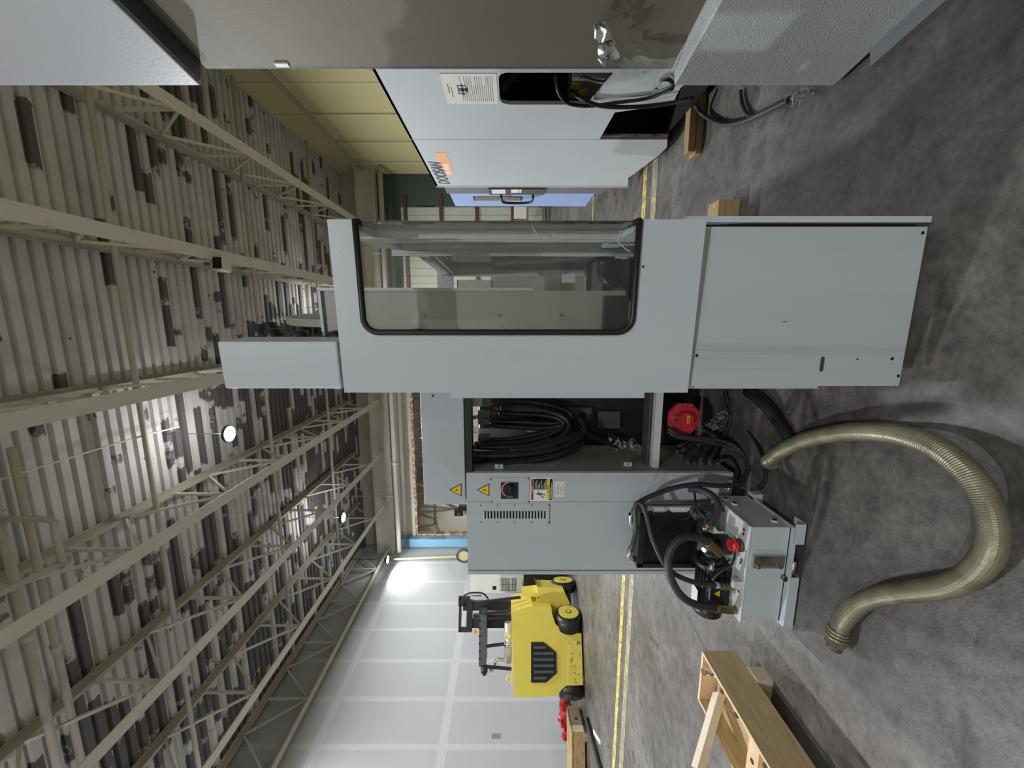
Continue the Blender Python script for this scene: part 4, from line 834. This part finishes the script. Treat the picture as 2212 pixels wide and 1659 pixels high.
# loose timber plank across the crate
p0 = K.at(1560, 1508, 2.10); p1 = K.at(1507, 1652, 1.98)
pa = K.loc(cam(-1.885, 2.335, 0.225)); pb = K.loc(cam(-2.14, 2.13, 0.455))
k2 = Frame(K.m @ Vector((pa.x, pa.y, 0))); b = bm_(); bar(b, k2.i @ (K.m @ pa), k2.i @ (K.m @ pb), 0.09, 0.04); obj_ = obj('timber_plank', b, 'wood_pale', None, 'pale loose timber offcut leaning across the plywood crate', 'plank'); obj_.location = k2.o
cx0 = c0z + 0.111
for i, (yy, lb) in enumerate(((-0.36, 'black clamp handle nearest the end board in the crate'), (-0.60, 'black clamp handle just past the divider in the crate'), (-0.72, 'black clamp handle beside the chrome bolt in the crate'), (-0.85, 'black clamp handle nearest the camera in the crate'))):
    t = thing('clamp_handle', lb, 'clamp', Frame(K.m @ Vector((-0.05, yy, cx0)), D(25 * i)), 'clamps lying in the crate')
    CYL('grip', 'black_rubber', t, (-0.012, 0, 0.012), (0.012, 0, 0.10), 0.012, seg=10); CYL('hub', 'black_paint', t, (-0.02, 0, 0.0), (-0.02, 0, 0.028), 0.02, seg=12)
t = thing('hex_bolt', 'bright bolt lying by the crate side board', 'bolt', Frame(K.m @ Vector((-0.045, -0.665, cx0))), None)
CYL('shank', 'chrome', t, (0, -0.03, 0.012), (0, 0.03, 0.05), 0.007, seg=10); CYL('head', 'chrome', t, (0, -0.042, 0.005), (0, -0.03, 0.012), 0.014, seg=6)
t = thing('hex_bolt', 'bright bolt tucked under the plank in the crate', 'bolt', Frame(K.m @ Vector((-0.06, -0.12, cx0))), None)
CYL('shank', 'chrome', t, (0, -0.03, 0.012), (0, 0.03, 0.12), 0.01, seg=10); CYL('head', 'chrome', t, (0, 0.03, 0.12), (0, 0.034, 0.14), 0.018, seg=6)
# timber block under the machine
p = flo(1600, 440); t = P('timber_block', 'wood_pallet', None, (-0.42, 0.0, 0.0, 0.14, 0, 0.14), bev=0.004, label='short timber block on the floor behind the lower grey cover', cat='timber'); q = flo(1600, 430); t.location = (q.x, q.y, 0)

# ================================================================== BIG GREY MACHINE AT THE RIGHT EDGE
Gf = Frame(cam(1.358, 1.75, 0), TH)
gm = thing('press_frame', 'large white machine with a recessed brown panel at the right edge', 'machine', Gf)
b = bm_(); box(b, 0, 1.0, -1.7, 0, 2.905, 4.05, bev=0.006); obj('upper_housing', b, 'smooth_white', gm); P('underside_shade', 'dark_grey', gm, (0.012, 0.98, -1.68, -0.012, 2.896, 2.905))  # dark sheet paints in the shade below the white housing
b = bm_(); box(b, 0, 1.0, -1.7, 0, 0.02, 0.75, bev=0.006); obj('lower_housing', b, 'hammer_paint', gm)
P('brown_panel', 'brown_panel', gm, (0.10, 0.12, -1.7, Gf.pxx(900, 149, 0.10).y, 0.75, 2.90)); P('frame_body', 'brown_panel', gm, (0.12, 1.0, -1.68, 0.01, 0.74, 2.91))
P('panel_edge', 'white_paint', gm, (0.10, 0.125, 0.012, Gf.pxx(900, 147, 0.10).y + 0.003, 0.75, 2.90))
P('plinth', 'mid_grey', gm, (-0.07, 0.9, -1.6, -0.19, 0, 0.035)); P('plinth', 'mid_grey', gm, (0.03, 0.9, -0.19, -0.03, 0, 0.03))
q = Gf.pxx(612, 143, 0.10); P('tape_tag', 'sign_white', gm, (0.094, 0.10, q.y - 0.02, q.y + 0.0, q.z - 0.03, q.z + 0.03))

def film(name, fr, corners, nx, ny, amp, m, seed, parent=None, label=None, cat=None):
    """crumpled clear sheet spanned between four points (world), origin at the frame"""
    rnd = random.Random(seed); bb = bm_(); A, B, C_, D_ = [Vector(c) for c in corners]; g = []
    for i in range(nx + 1):
        row = []
        for j in range(ny + 1):
            u, v = i / nx, j / ny; p = A * (1 - u) * (1 - v) + B * u * (1 - v) + C_ * u * v + D_ * (1 - u) * v
            row.append(bb.verts.new(fr.i @ (p + Vector([rnd.gauss(0, amp) for _ in range(3)]))))
        g.append(row)
    for i in range(nx):
        for j in range(ny): bb.faces.new((g[i][j], g[i + 1][j], g[i + 1][j + 1], g[i][j + 1])).smooth = True
    o = obj(name, bb, m, parent, label, cat)
    if parent is None: o.location = fr.o; o.rotation_euler = (0, 0, fr.yaw)
    return o
def G3(x, y, xl): return Gf.m @ Gf.pxx(x, y, xl)
film('plastic_bag', Frame(G3(1300, 90, 0.08)), [G3(1279, 52, 0.075), G3(1302, 46, 0.07), G3(1342, 122, 0.05), G3(1296, 136, 0.065)], 5, 9, 0.009, 'plastic_film', 3, None, 'crumpled clear plastic bag stuck to the brown panel', 'bag')
film('plastic_sheet', Frame(G3(1400, 150, 0.07)), [G3(1330, 120, 0.07), G3(1470, 128, 0.07), G3(1425, 196, 0.03), G3(1345, 178, 0.04)], 12, 8, 0.004, 'plastic_film', 5, None, 'clear plastic sheet hanging below the plastic bag', 'sheet')

# ================================================================== WHITE MACHINE BEHIND IT
NF = Frame((1.54, 4.84, 0), 0.0)
nm = thing('machine_tool', 'white machine tool with orange label and blue door', 'machine', NF)
def n2(x, y, xl=0.0):
    q = NF.pxx(x, y, xl); return (q.y, q.z)
NT = 2.355; yn = -2.35; ys = n2(1100, 301)[0]; yf = 0.0
o0 = n2(1078, 226); o1 = n2(1322, 158)
h_t = n2(1078, 200)[1]
zo0 = n2(1320, 190)[1]
hole = [(n2(1100, 226)[0], n2(1078, 200)[1] - 0.0)]
ya, yb_ = n2(1200, 157)[0], n2(1200, 226)[0]; za, zb_ = n2(1320, 185)[1], n2(1078, 190)[1]
hl = [(ya + 0.03, zb_), (ya, zb_ - 0.03), (ya, za), (yb_ - 0.04, za + 0.06), (yb_, za + 0.14), (yb_, zb_ - 0.05), (yb_ - 0.05, zb_)]
def bridge(outer, inner): return outer + [outer[0]]
# sheet around the opening, split in four so each stays a simple outline
bA = [n2(1475, 150), n2(1470, 190), n2(1452, 225), n2(1328, 243), n2(1295, 301)]
zlow = lambda y: 0.42
P('side_sheet', 'white_paint', nm, (0, 0.025, yn, ya, 0.30, NT)); P('side_sheet', 'white_paint', nm, (0, 0.025, ya, yb_, zb_, NT))
PRISM('side_sheet', 'white_paint', nm, [(yb_, NT), (yb_, bA[3][1] + 0.02), bA[3], (ys - 0.003, bA[4][1]), (ys - 0.003, NT)], 0, 0.025, 'x')
PRISM('side_sheet', 'white_paint', nm, [(ya, za), (yb_, za + 0.10), (yb_, bA[3][1] + 0.02), bA[3], (bA[2][0], bA[2][1]), (bA[1][0], bA[1][1]), (ya, 0.30)], 0, 0.025, 'x')
PRISM('opening_corner', 'white_paint', nm, [(ya, zb_), (ya, zb_ - 0.05), (ya + 0.015, zb_ - 0.015), (ya + 0.05, zb_)], 0, 0.025, 'x'); PRISM('opening_corner', 'white_paint', nm, [(yb_, zb_), (yb_ - 0.07, zb_), (yb_ - 0.02, zb_ - 0.02), (yb_, zb_ - 0.07)], 0, 0.025, 'x')
s2 = [(ys + 0.003, NT), (ys + 0.003, n2(1441, 302)[1]), n2(1441, 318), n2(1425, 334), n2(1357, 385), (yf, n2(1357, 403)[1]), (yf, NT)]
PRISM('side_sheet', 'white_paint', nm, s2, 0, 0.025, 'x'); P('corner_trim', 'pale_paint', nm, (-0.006, 0.02, yf - 0.02, yf + 0.005, n2(1357, 403)[1], NT))
P('black_inner_fill', 'void_black', nm, (0.35, 2.0, yn, 0.7, 0.12, NT - 0.02)); P('roof_sheet', 'white_paint', nm, (0.0, 2.0, yn, 0.02, NT - 0.02, NT)); P('inner_floor', 'void_black', nm, (0.06, 0.4, yn, -0.02, 0.115, 0.14))  # body and floor coloured black so the openings look shaded inside
P('inner_rim', 'rust', nm, (0.025, 0.04, ys - 0.01, ys + 0.003, n2(1441, 302)[1], bA[4][1]))
# servo drives inside the opening
d0_ = NF.pxx(1225, 215, 0.16); d1_ = NF.pxx(1318, 168, 0.16)
P('servo_drive', 'olive_paint', nm, (0.16, 0.34, d1_.y, d0_.y, d1_.z, d0_.z), bev=0.005)
for xx, yy in ((1243, 186), (1258, 200)):
    q = NF.pxx(xx, yy, 0.155); P('yellow_label', 'sign_yellow', nm, (0.152, 0.16, q.y - 0.03, q.y + 0.03, q.z - 0.035, q.z + 0.035))
# loose leads out of the opening
def nh(pts, r, m='black_rubber', name='lead'): return TUBE(name, m, nm, [NF.pxx(*p) if len(p) == 3 else NF.at(*p) for p in pts], r, 8)
nh([(1200, 160, 0.1), (1205, 195, 0.02), (1225, 222, -0.02), (1270, 229, -0.03), (1330, 222, -0.03), (1400, 212, -0.03), (1455, 190, -0.03)], 0.012)
nh([(1235, 195, 0.08), (1255, 212, -0.01), (1300, 229, -0.04), (1370, 231, -0.05), (1440, 224, -0.05), (1500, 212, -0.06)], 0.014)
nh([(1258, 165, 0.08), (1290, 176, 0.05), (1320, 178, 0.02)], 0.012, 'hose_rubber'); nh([(1425, 172, -0.02), (1445, 172, -0.02), (1457, 184, -0.02)], 0.012)
# placard, maker's name, orange tag
q0 = n2(955, 223); q1 = n2(1074, 158); zt0 = n2(955, 158)[1]
pl = P('placard', 'placard_cream', nm, (-0.003, 0, q1[0], q0[0], n2(1074, 190)[1], n2(958, 190)[1])); PY0, PY1 = q1[0], q0[0]; PZ0, PZ1 = n2(1074, 190)[1], n2(958, 190)[1]
for k in range(16): P('print_line', 'print_grey', pl, (-0.004, -0.003, PY0 + 0.03 + (0.1 if k % 5 == 4 else 0), PY1 - 0.03, PZ0 + 0.03 + k * 0.014, PZ0 + 0.034 + k * 0.014))
for k, (a, c, e, f) in enumerate(((.35, .65, .72, .74), (.35, .38, .58, .74), (.62, .65, .6, .74), (.3, .7, .64, .66), (.45, .55, .55, .72), (.4, .6, .56, .58), (.3, .6, .9, .915), (.4, .75, .85, .862))):
    P('machine_drawing', 'ink_grey', pl, (-0.004, -0.003, PY0 + a * (PY1 - PY0), PY0 + c * (PY1 - PY0), PZ0 + e * (PZ1 - PZ0), PZ0 + f * (PZ1 - PZ0)))
t0 = NF.pxx(951, 374, -0.001); rotL = (math.pi / 2, 0, -math.pi / 2)
ya0 = NF.pxx(950, 350, 0).y; ya1 = NF.pxx(950, 398, 0).y
tx = text('maker_name', 'DOOSAN', 0.17, 'ink_grey', nm, (-0.002, (ya0 + ya1) / 2, t0.z), rotL, 0.25, 1.0, 0.0008, 0.004)
tx.scale = ((ya1 - ya0) / max(tx.dimensions.x, 0.01), 1, 1)
w0 = NF.pxx(962, 329, 0); w1 = NF.pxx(962, 377, 0); zz = NF.pxx(962, 352, 0).z
ol = P('orange_tag', 'orange_label', nm, (-0.002, 0, w0.y, w1.y, zz - 0.045, zz + 0.055)); P('tag_print', 'pale_orange', ol, (-0.003, -0.002, w0.y + 0.26, w0.y + 0.42, zz - 0.02, zz + 0.035)); P('tag_print', 'pale_orange', ol, (-0.003, -0.002, w0.y + 0.45, w0.y + 0.55, zz - 0.02, zz + 0.03))
# front: grey control column and blue door
c1 = NF.pxx(1000, 418, 0).y; c2 = NF.pxx(1000, 445.5, 0).y
col_ = P('control_column', 'mid_grey', nm, (0.0, 0.5, 0.01, c1, n2(1305, 412)[1], n2(962, 410)[1])); dr_ = P('blue_door', 'blue_paint', nm, (0.0, 0.6, c1 + 0.004, c2, n2(1282, 420)[1], n2(972, 420)[1]))
P('front_underbody', 'dark_grey', nm, (0.25, 1.9, 0.0, c2 - 0.05, 0.12, 0.47))
pb0 = n2(1057, 417); pb1 = n2(1178, 405); P('control_panel', 'dark_grey', col_, (-0.02, 0, pb1[0], pb0[0], pb1[1], pb0[1])); 
def cp(name, m, xa, xb, ya_, yb2): a_ = n2(xa, ya_); e_ = n2(xb, yb2); P(name, m, col_, (-0.024, -0.02, e_[0], a_[0], e_[1], a_[1]))
cp('screen', 'placard_cream', 1063, 1092, 414, 405); cp('key_block', 'cable_cream', 1104, 1120, 412, 405); cp('key_block', 'pale_orange', 1121, 1127, 412, 405)
for k in range(6): cp('key_block', 'print_grey', 1133 + k * 7, 1135 + k * 7, 414, 406)
ww = n2(1027, 432.5); we = n2(1125, 424.5); P('door_window', 'glass_dark', dr_, (-0.004, 0, we[0], ww[0], we[1], ww[1])); P('window_rim', 'sign_black', dr_, (-0.002, 0, we[0] - 0.012, ww[0] + 0.012, we[1] - 0.02, ww[1] + 0.02))
ha = n2(1083, 419); hb = n2(1151, 419); hy = n2(1100, 427)[0]
b = bm_(); tube(b, [(0, ha[0], ha[1]), (-0.05, ha[0] + 0.02, ha[1]), (-0.06, hy, ha[1] - 0.05), (-0.06, hy, hb[1] + 0.05), (-0.05, hb[0] + 0.02, hb[1]), (0, hb[0], hb[1])], 0.016, 8, k=4); obj('door_handle', b, 'black_paint', dr_)
P('roof_motor', 'red_paint', nm, (0.05, 0.25, -2.3, -2.15, NT, NT + 0.03), (0.05, 0.2, -2.25, -2.05, NT, NT + 0.06)); 
for k, yy in enumerate((-1.2, 0.3)): P('machine_foot', 'black_paint', nm, (0.6, 0.8, yy, yy + 0.2, 0.0, 0.12)) 
# timber skid
q = flo(1516, 332); sk = thing('timber_skid', 'stacked timber skid under the white machine', 'skid', Frame((q.x, q.y, 0)))
P('skid_beam', 'wood_pallet', sk, (0, 1.2, 0.0, 0.11, 0.0, 0.052), bev=0.004); P('skid_beam', 'wood_pallet', sk, (0.02, 1.22, 0.01, 0.10, 0.054, 0.105), bev=0.004)
# floor cable with a wrapped end
cb_ = [flo(1502, 226, 0.12), flo(1520, 248, 0.04), flo(1560, 268, 0.02), flo(1605, 262, 0.02), flo(1655, 240, 0.02), flo(1706, 215, 0.03)]
fc = Frame((cb_[2].x, cb_[2].y, 0)); t = thing('power_cable', 'black power cable on the floor with a plastic-wrapped end', 'cable', fc)
b = bm_(); tube(b, [fc.loc(p) for p in cb_], 0.016, 10); obj('cable', b, 'hose_rubber', t)
e = flo(1722, 212, 0.04); crumple('clear_wrap', fc, [(1712, 215, FPX * 1.46 / 612), (1725, 210, FPX * 1.46 / 625), (1738, 206, FPX * 1.46 / 638)], 'plastic_film', t, 0.018, 60, kind='stuff')
b = bm_(); tube(b, [fc.loc(flo(1600, 196, 0.02)), fc.loc(flo(1603, 225, 0.02)), fc.loc(flo(1615, 248, 0.02)), fc.loc(flo(1630, 252, 0.02))], 0.012, 8); obj('cable', b, 'hose_rubber', t)

# ================================================================== YELLOW FORKLIFT
fo = cam(-6.144, 7.55, 0); FF = Frame((fo.x, fo.y, 0), D(24.0))
fk = thing('forklift', 'yellow boxy forklift parked in front of the white wall', 'forklift', FF)
def f2(x, y, yl=0.0):
    q = FF.px(x, y, yl); return (q.x, max(q.z, 0.03))
body = [f2(1104, 1322), f2(1112, 1507), f2(1203, 1504), f2(1213, 1490), f2(1224, 1481), f2(1260, 1480), f2(1256, 1368), f2(1228, 1366), f2(1212, 1360), f2(1200, 1348), f2(1193, 1328), f2(1191, 1313), f2(1150, 1309), f2(1123, 1316)]
PRISM('counterweight', 'yellow_paint', fk, body, 0, 1.15)
lowp = [f2(1226, 1480, -0.004), f2(1259, 1479.5, -0.004), f2(1255.5, 1369, -0.004), f2(1228, 1367, -0.004)]; PRISM('scraped_skirt', 'worn_yellow_paint', fk, lowp, -0.006, 0.0)
P('deck_plate', 'wall_yellow', fk, (min(p[0] for p in body[:2]) + 0.02, max(p[0] for p in body[:2]) - 0.02, 0.03, 1.12, max(p[1] for p in body[:2]) - 0.05, max(p[1] for p in body[:2]) - 0.01))
# vent grille
vo = [f2(1147, 1387), f2(1147, 1474), f2(1179, 1474), f2(1202, 1454), f2(1201, 1409), f2(1174, 1387)]; vc = (sum(p[0] for p in vo) / 6, sum(p[1] for p in vo) / 6)
vg = PRISM('vent_grille', 'black_paint', fk, vo, -0.018, 0.0); PRISM('vent_void', 'void_black', vg, [((p[0] - vc[0]) * 0.88 + vc[0], (p[1] - vc[1]) * 0.88 + vc[1]) for p in vo], -0.0195, -0.017)
for k in range(6):
    x_ = vo[1][0] + (vo[0][0] - vo[1][0]) * (0.12 + 0.152 * k); zl = vo[3][1] + (0.05 if 0 < k < 5 else 0.20)
    bb = bm_(); box(bb, x_ - 0.022, x_ + 0.022, -0.032, -0.019, zl, vo[0][1] - 0.05); obj('slat', bb, 'dark_grey', vg)
# front frame, deeper in
YFr = 0.30
front = [f2(1123, 1316, YFr), f2(1128, 1305, YFr), f2(1160, 1306, YFr), f2(1160, 1300, YFr), f2(1167, 1290, YFr), f2(1130, 1288, YFr), f2(1128, 1284, YFr), f2(1163, 1280, YFr), f2(1157, 1260, YFr), f2(1162, 1268, YFr), f2(1216, 1270, YFr), f2(1222, 1284, YFr), f2(1232, 1305, YFr), f2(1195, 1330, YFr), f2(1140, 1330, YFr)]
PRISM('front_frame', 'yellow_paint', fk, front, YFr, 0.95)
def wheel(cx, cy, yl, R, wd, ang, hub='yellow_paint', name='wheel'):
    q = FF.px(cx, cy, yl); R = min(R, q.z + 0.1) if False else R; c = Vector((q.x, yl, R + 0.005)); n = Vector((math.sin(ang), -math.cos(ang), 0))
    bb = bm_(); cyl(bb, c - n * wd / 2, c + n * wd / 2, R, R, 32); es = [e for e in bb.edges if abs((e.verts[0].co - e.verts[1].co).dot(n)) < 1e-6 and len(e.link_faces) == 2]
    bmesh.ops.bevel(bb, geom=es, offset=R * 0.10, segments=2, affect='EDGES'); o = obj(name, bb, 'black_rubber', fk)
    CYL('hub', hub, o, c + n * (wd / 2 - 0.01), c + n * (wd / 2 + 0.012), R * 0.78, seg=28); CYL('hub_cap', 'sign_black' if hub == 'yellow_paint' else hub, o, c + n * (wd / 2 + 0.012), c + n * (wd / 2 + 0.018), R * 0.22, seg=20); CYL('hub_cap', hub, o, c + n * (wd / 2 + 0.018), c + n * (wd / 2 + 0.022), R * 0.16, seg=20)
wheel(1232, 1338, 0.12, 0.265, 0.32, D(72)); wheel(1238, 1489, 0.20, 0.25, 0.28, D(-55), 'black_paint'); wheel(1193, 1264, 0.75, 0.27, 0.22, D(86))
P('axle_beam', 'black_paint', fk, (0.35, 1.9, 0.5, 0.75, 0.15, 0.4))
arch = [f2(1196, 1316, 0.05), f2(1200, 1345, 0.05), f2(1222, 1362, 0.05), f2(1250, 1364, 0.05), f2(1250, 1330, 0.05)]
# mast
YM = 0.85
def mbox(name, m, x0, y0, x1, y1, yl=YM, th=0.12): 
    a_ = FF.px(x0, y0, yl); e_ = FF.px(x1, y1, yl); return P(name, m, fk, (min(a_.x, e_.x), max(a_.x, e_.x), yl, yl + th, min(a_.z, e_.z), max(a_.z, e_.z)))
mbox('mast_rail', 'black_paint', 1000, 1319, 1135, 1299); mbox('mast_rail', 'black_paint', 1008, 1357, 1110, 1338); mbox('mast_crossbar', 'black_paint', 990, 1365, 997, 1290); mbox('mast_crossbar', 'black_paint', 1007, 1365, 1021, 1297, YM - 0.03, 0.1)
mbox('mast_end', 'black_paint', 990, 1366, 1018, 1358); mbox('mast_end', 'black_paint', 990, 1310, 1015, 1290); mbox('lift_cylinder', 'black_paint', 1022, 1335, 1110, 1328)
TUBE('mast_hose', 'black_rubber', fk, [FF.px(*p, YM) for p in ((1000, 1288), (1015, 1281), (1040, 1281), (1052, 1290), (1056, 1300))], 0.018, 8); TUBE('mast_hose', 'black_rubber', fk, [FF.px(*p, YM) for p in ((1018, 1287), (1040, 1287))], 0.012, 8)
mbox('carriage', 'black_paint', 1131, 1302, 1185, 1262, YM + 0.3, 0.2); mbox('chrome_rod', 'chrome', 1125, 1306, 1132, 1294, YM - 0.1, 0.05); mbox('amber_light', 'orange_plastic', 1024, 1369, 1030, 1362, YM - 0.1, 0.05)
# overhead guard
YG = 0.45
g_ = mbox('overhead_guard', 'dark_grey', 1034, 1440, 1051, 1325, YG, 0.5)
for k in range(6):
    q = FF.px(1036.5, 1341 + k * 16.5, YG); CYL('guard_hole', 'void_black', g_, (q.x, YG - 0.002, q.z), (q.x, YG + 0.004, q.z), 0.024, seg=14)
for p_, q_ in (((1036, 1299), (1038, 1326)), ((1046, 1325), (1124, 1318)), ((1050, 1396), (1089, 1391)), ((1050, 1440), (1108, 1445)), ((1040, 1300), (1125, 1290))):
    bb = bm_(); bar(bb, FF.px(*p_, YG), FF.px(*q_, YG), 0.05, 0.05); obj('guard_post', bb, 'black_paint', fk)
bb = bm_(); cyl(bb, FF.px(1046, 1438, YG), FF.px(1046, 1452, YG), 0.075, 0.07, 16); cyl(bb, FF.px(1046, 1452, YG), FF.px(1046, 1459, YG), 0.07, 0.03, 16); obj('air_cleaner', bb, 'black_rubber', fk)
a_ = FF.px(1098, 1344, 0.55); e_ = FF.px(1098, 1430, 0.55); CYL('muffler', 'engine_silver', fk, (a_.x, 0.55, a_.z), (e_.x, 0.55, a_.z), 0.085, seg=20); CYL('muffler_band', 'chrome', fk, (a_.x - 0.42, 0.55, a_.z), (a_.x - 0.46, 0.55, a_.z), 0.095, seg=20)
TUBE('exhaust_pipe', 'engine_silver', fk, [FF.px(*p, 0.55) for p in ((1094, 1420), (1088, 1426), (1076, 1424), (1070, 1430), (1068, 1442), (1058, 1450))], 0.032, 10)
for xx, yy in ((1097, 1372), (1101, 1466)):
    q = FF.px(xx, yy, 0.15); bb = bm_(); tube(bb, [(q.x + 0.055 * math.cos(k * math.pi / 6), 0.15, q.z - 0.0 + 0.055 * math.sin(k * math.pi / 6)) for k in range(13)], 0.018, 8, k=2); obj('lifting_eye', bb, 'yellow_paint', fk)

# ================================================================== THINGS AROUND THE FORKLIFT
wf = Frame((at(1100, 1260, 9.9).x, at(1100, 1260, 9.9).y, 0), D(6)); wc = thing('white_enclosure', 'white vented enclosure on a black base behind the forklift', 'enclosure', wf)
def wb(name, m, x0, y0, x1, y1, yl, th): 
    a_ = wf.px(x0, y0, yl); e_ = wf.px(x1, y1, yl); return P(name, m, wc, (min(a_.x, e_.x), max(a_.x, e_.x), yl, yl + th, max(min(a_.z, e_.z), 0), max(a_.z, e_.z)))
bd = wb('housing', 'box_beige', 1016, 1281, 1131, 1215, 0, 0.9); wb('base', 'black_paint', 1131, 1282, 1240, 1215, 0.02, 0.85); wb('access_panel', 'box_beige', 1058, 1279, 1128, 1246, -0.008, 0.008); wb('window_port', 'void_black', 1064, 1274, 1072, 1266, -0.012, 0.012)
gr = wb('grille', 'dark_grey', 1080, 1277, 1115, 1249, -0.010, 0.010)
for k in range(13):
    for (ya_, yc_) in ((1276.3, 1264), (1262.5, 1250)):
        a_ = wf.px(1081 + k * 2.6, ya_, -0.02); e_ = wf.px(1082.2 + k * 2.6, yc_, -0.02); P('grille_bar', 'box_beige', gr, (a_.x, e_.x, -0.016, -0.010, e_.z, a_.z))
# red plastic bundle
rb = flo(1237, 1545); rnd = random.Random(4); b = bm_()
for i in range(9):
    c = Vector((-0.5 + i * 0.115 + rnd.uniform(-.03, .03), rnd.uniform(-.08, .08), 0.13 + rnd.uniform(-.02, .09))); R = rnd.uniform(0.10, 0.15)
    m_ = bmesh.ops.create_icosphere(b, subdivisions=2, radius=R)
    for v in m_['verts']: v.co = v.co * (1 + rnd.uniform(-0.28, 0.28)) + c; v.co.z = max(v.co.z, 0.002)
o = obj('red_bundle', b, 'red_film', None, 'bundle wrapped in crumpled red plastic by the white wall', 'bundle'); o.location = (rb.x, rb.y, 0)
# pallet box by the wall
pf = flo(1268, 1580); pk = Frame((pf.x, pf.y, 0), D(14)); pt = thing('wooden_skid', 'worn wooden skid near the white wall at the frame edge', 'pallet', pk)
for k in range(3): P('top_board', 'wood_pallet', pt, (-1.5, 0, 0.02 + k * 0.21, 0.21 + k * 0.21, 0.27, 0.30))
for k in range(3): P('runner', 'wood_pallet', pt, (-1.5, 0, 0.03 + k * 0.26, 0.12 + k * 0.26, 0.04, 0.27))
P('end_board', 'wood_pale', pt, (-0.02, 0.01, 0.02, 0.64, 0.06, 0.26)); P('base_board', 'wood_pallet', pt, (-1.4, -1.25, 0.02, 0.64, 0.0, 0.04), (-0.2, -0.05, 0.02, 0.64, 0, 0.04))
CYL('board_hole', 'sign_black', pt, (0.0101, 0.3, 0.16), (0.012, 0.3, 0.16), 0.03, seg=10)
a_ = flo(1272, 1556); e_ = flo(1306, 1680); kf = Frame((a_.x, a_.y, 0)); b = bm_(); bar(b, (0, 0, 0.03), kf.loc((e_.x, e_.y, 0.03)), 0.12, 0.05); obj('steel_bar', b, 'black_paint', None, 'long flat black steel bar on the floor beside the wooden skid', 'bar').location = kf.o
a_ = flo(1284, 1580); e_ = flo(1298, 1603); kf = Frame((a_.x, a_.y, 0)); b = bm_(); bar(b, (0, 0, 0.012), kf.loc((e_.x, e_.y, 0.012)), 0.06, 0.02); obj('white_strip', b, 'sign_white', None, 'short white plastic strip beside the black steel bar', 'strip').location = kf.o

# ================================================================== FAR RIGHT: WORKBENCH CLUTTER
wp = at(1190, 458, 13.6); bf = Frame((wp.x - 0.1, wp.y, 0), 0); wbn = thing('workbench', 'cluttered grey workbench far behind the blue door', 'workbench', bf)
P('bench_top', 'mid_grey', wbn, (-0.8, 0.8, 0, 0.7, 0.82, 0.88)); P('bench_leg', 'dark_grey', wbn, (-0.78, -0.7, 0.02, 0.1, 0, 0.82)); P('bench_leg', 'dark_grey', wbn, (0.7, 0.78, 0.02, 0.1, 0, 0.82)); P('bench_leg', 'dark_grey', wbn, (-0.78, -0.7, 0.6, 0.68, 0, 0.82)); P('bench_leg', 'dark_grey', wbn, (0.7, 0.78, 0.6, 0.68, 0, 0.82)); P('shelf', 'mid_grey', wbn, (-0.75, 0.75, 0.05, 0.65, 0.25, 0.28))
P('red_toolbox', 'red_paint', None, (-0.25, 0.1, -0.15, 0.15, 0, 0.22), bev=0.01, label='small red toolbox on the far workbench', cat='toolbox').location = bf.o + Vector((-0.35, 0.3, 0.88))
P('carton', 'placard_cream', None, (-0.2, 0.2, -0.15, 0.15, 0, 0.45), bev=0.005, label='pale carton standing on the far workbench', cat='carton').location = bf.o + Vector((0.12, 0.3, 0.88))
P('red_case', 'red_film', None, (-0.2, 0.2, -0.15, 0.15, 0, 0.25), bev=0.01, label='red case beside the pale carton on the far workbench', cat='case').location = bf.o + Vector((0.55, 0.35, 0.88))
P('grey_case', 'dark_grey', None, (-0.22, 0.22, -0.2, 0.2, 0, 0.5), bev=0.01, label='dark grey case standing on the red toolbox', cat='case').location = bf.o + Vector((-0.42, 0.3, 1.10))
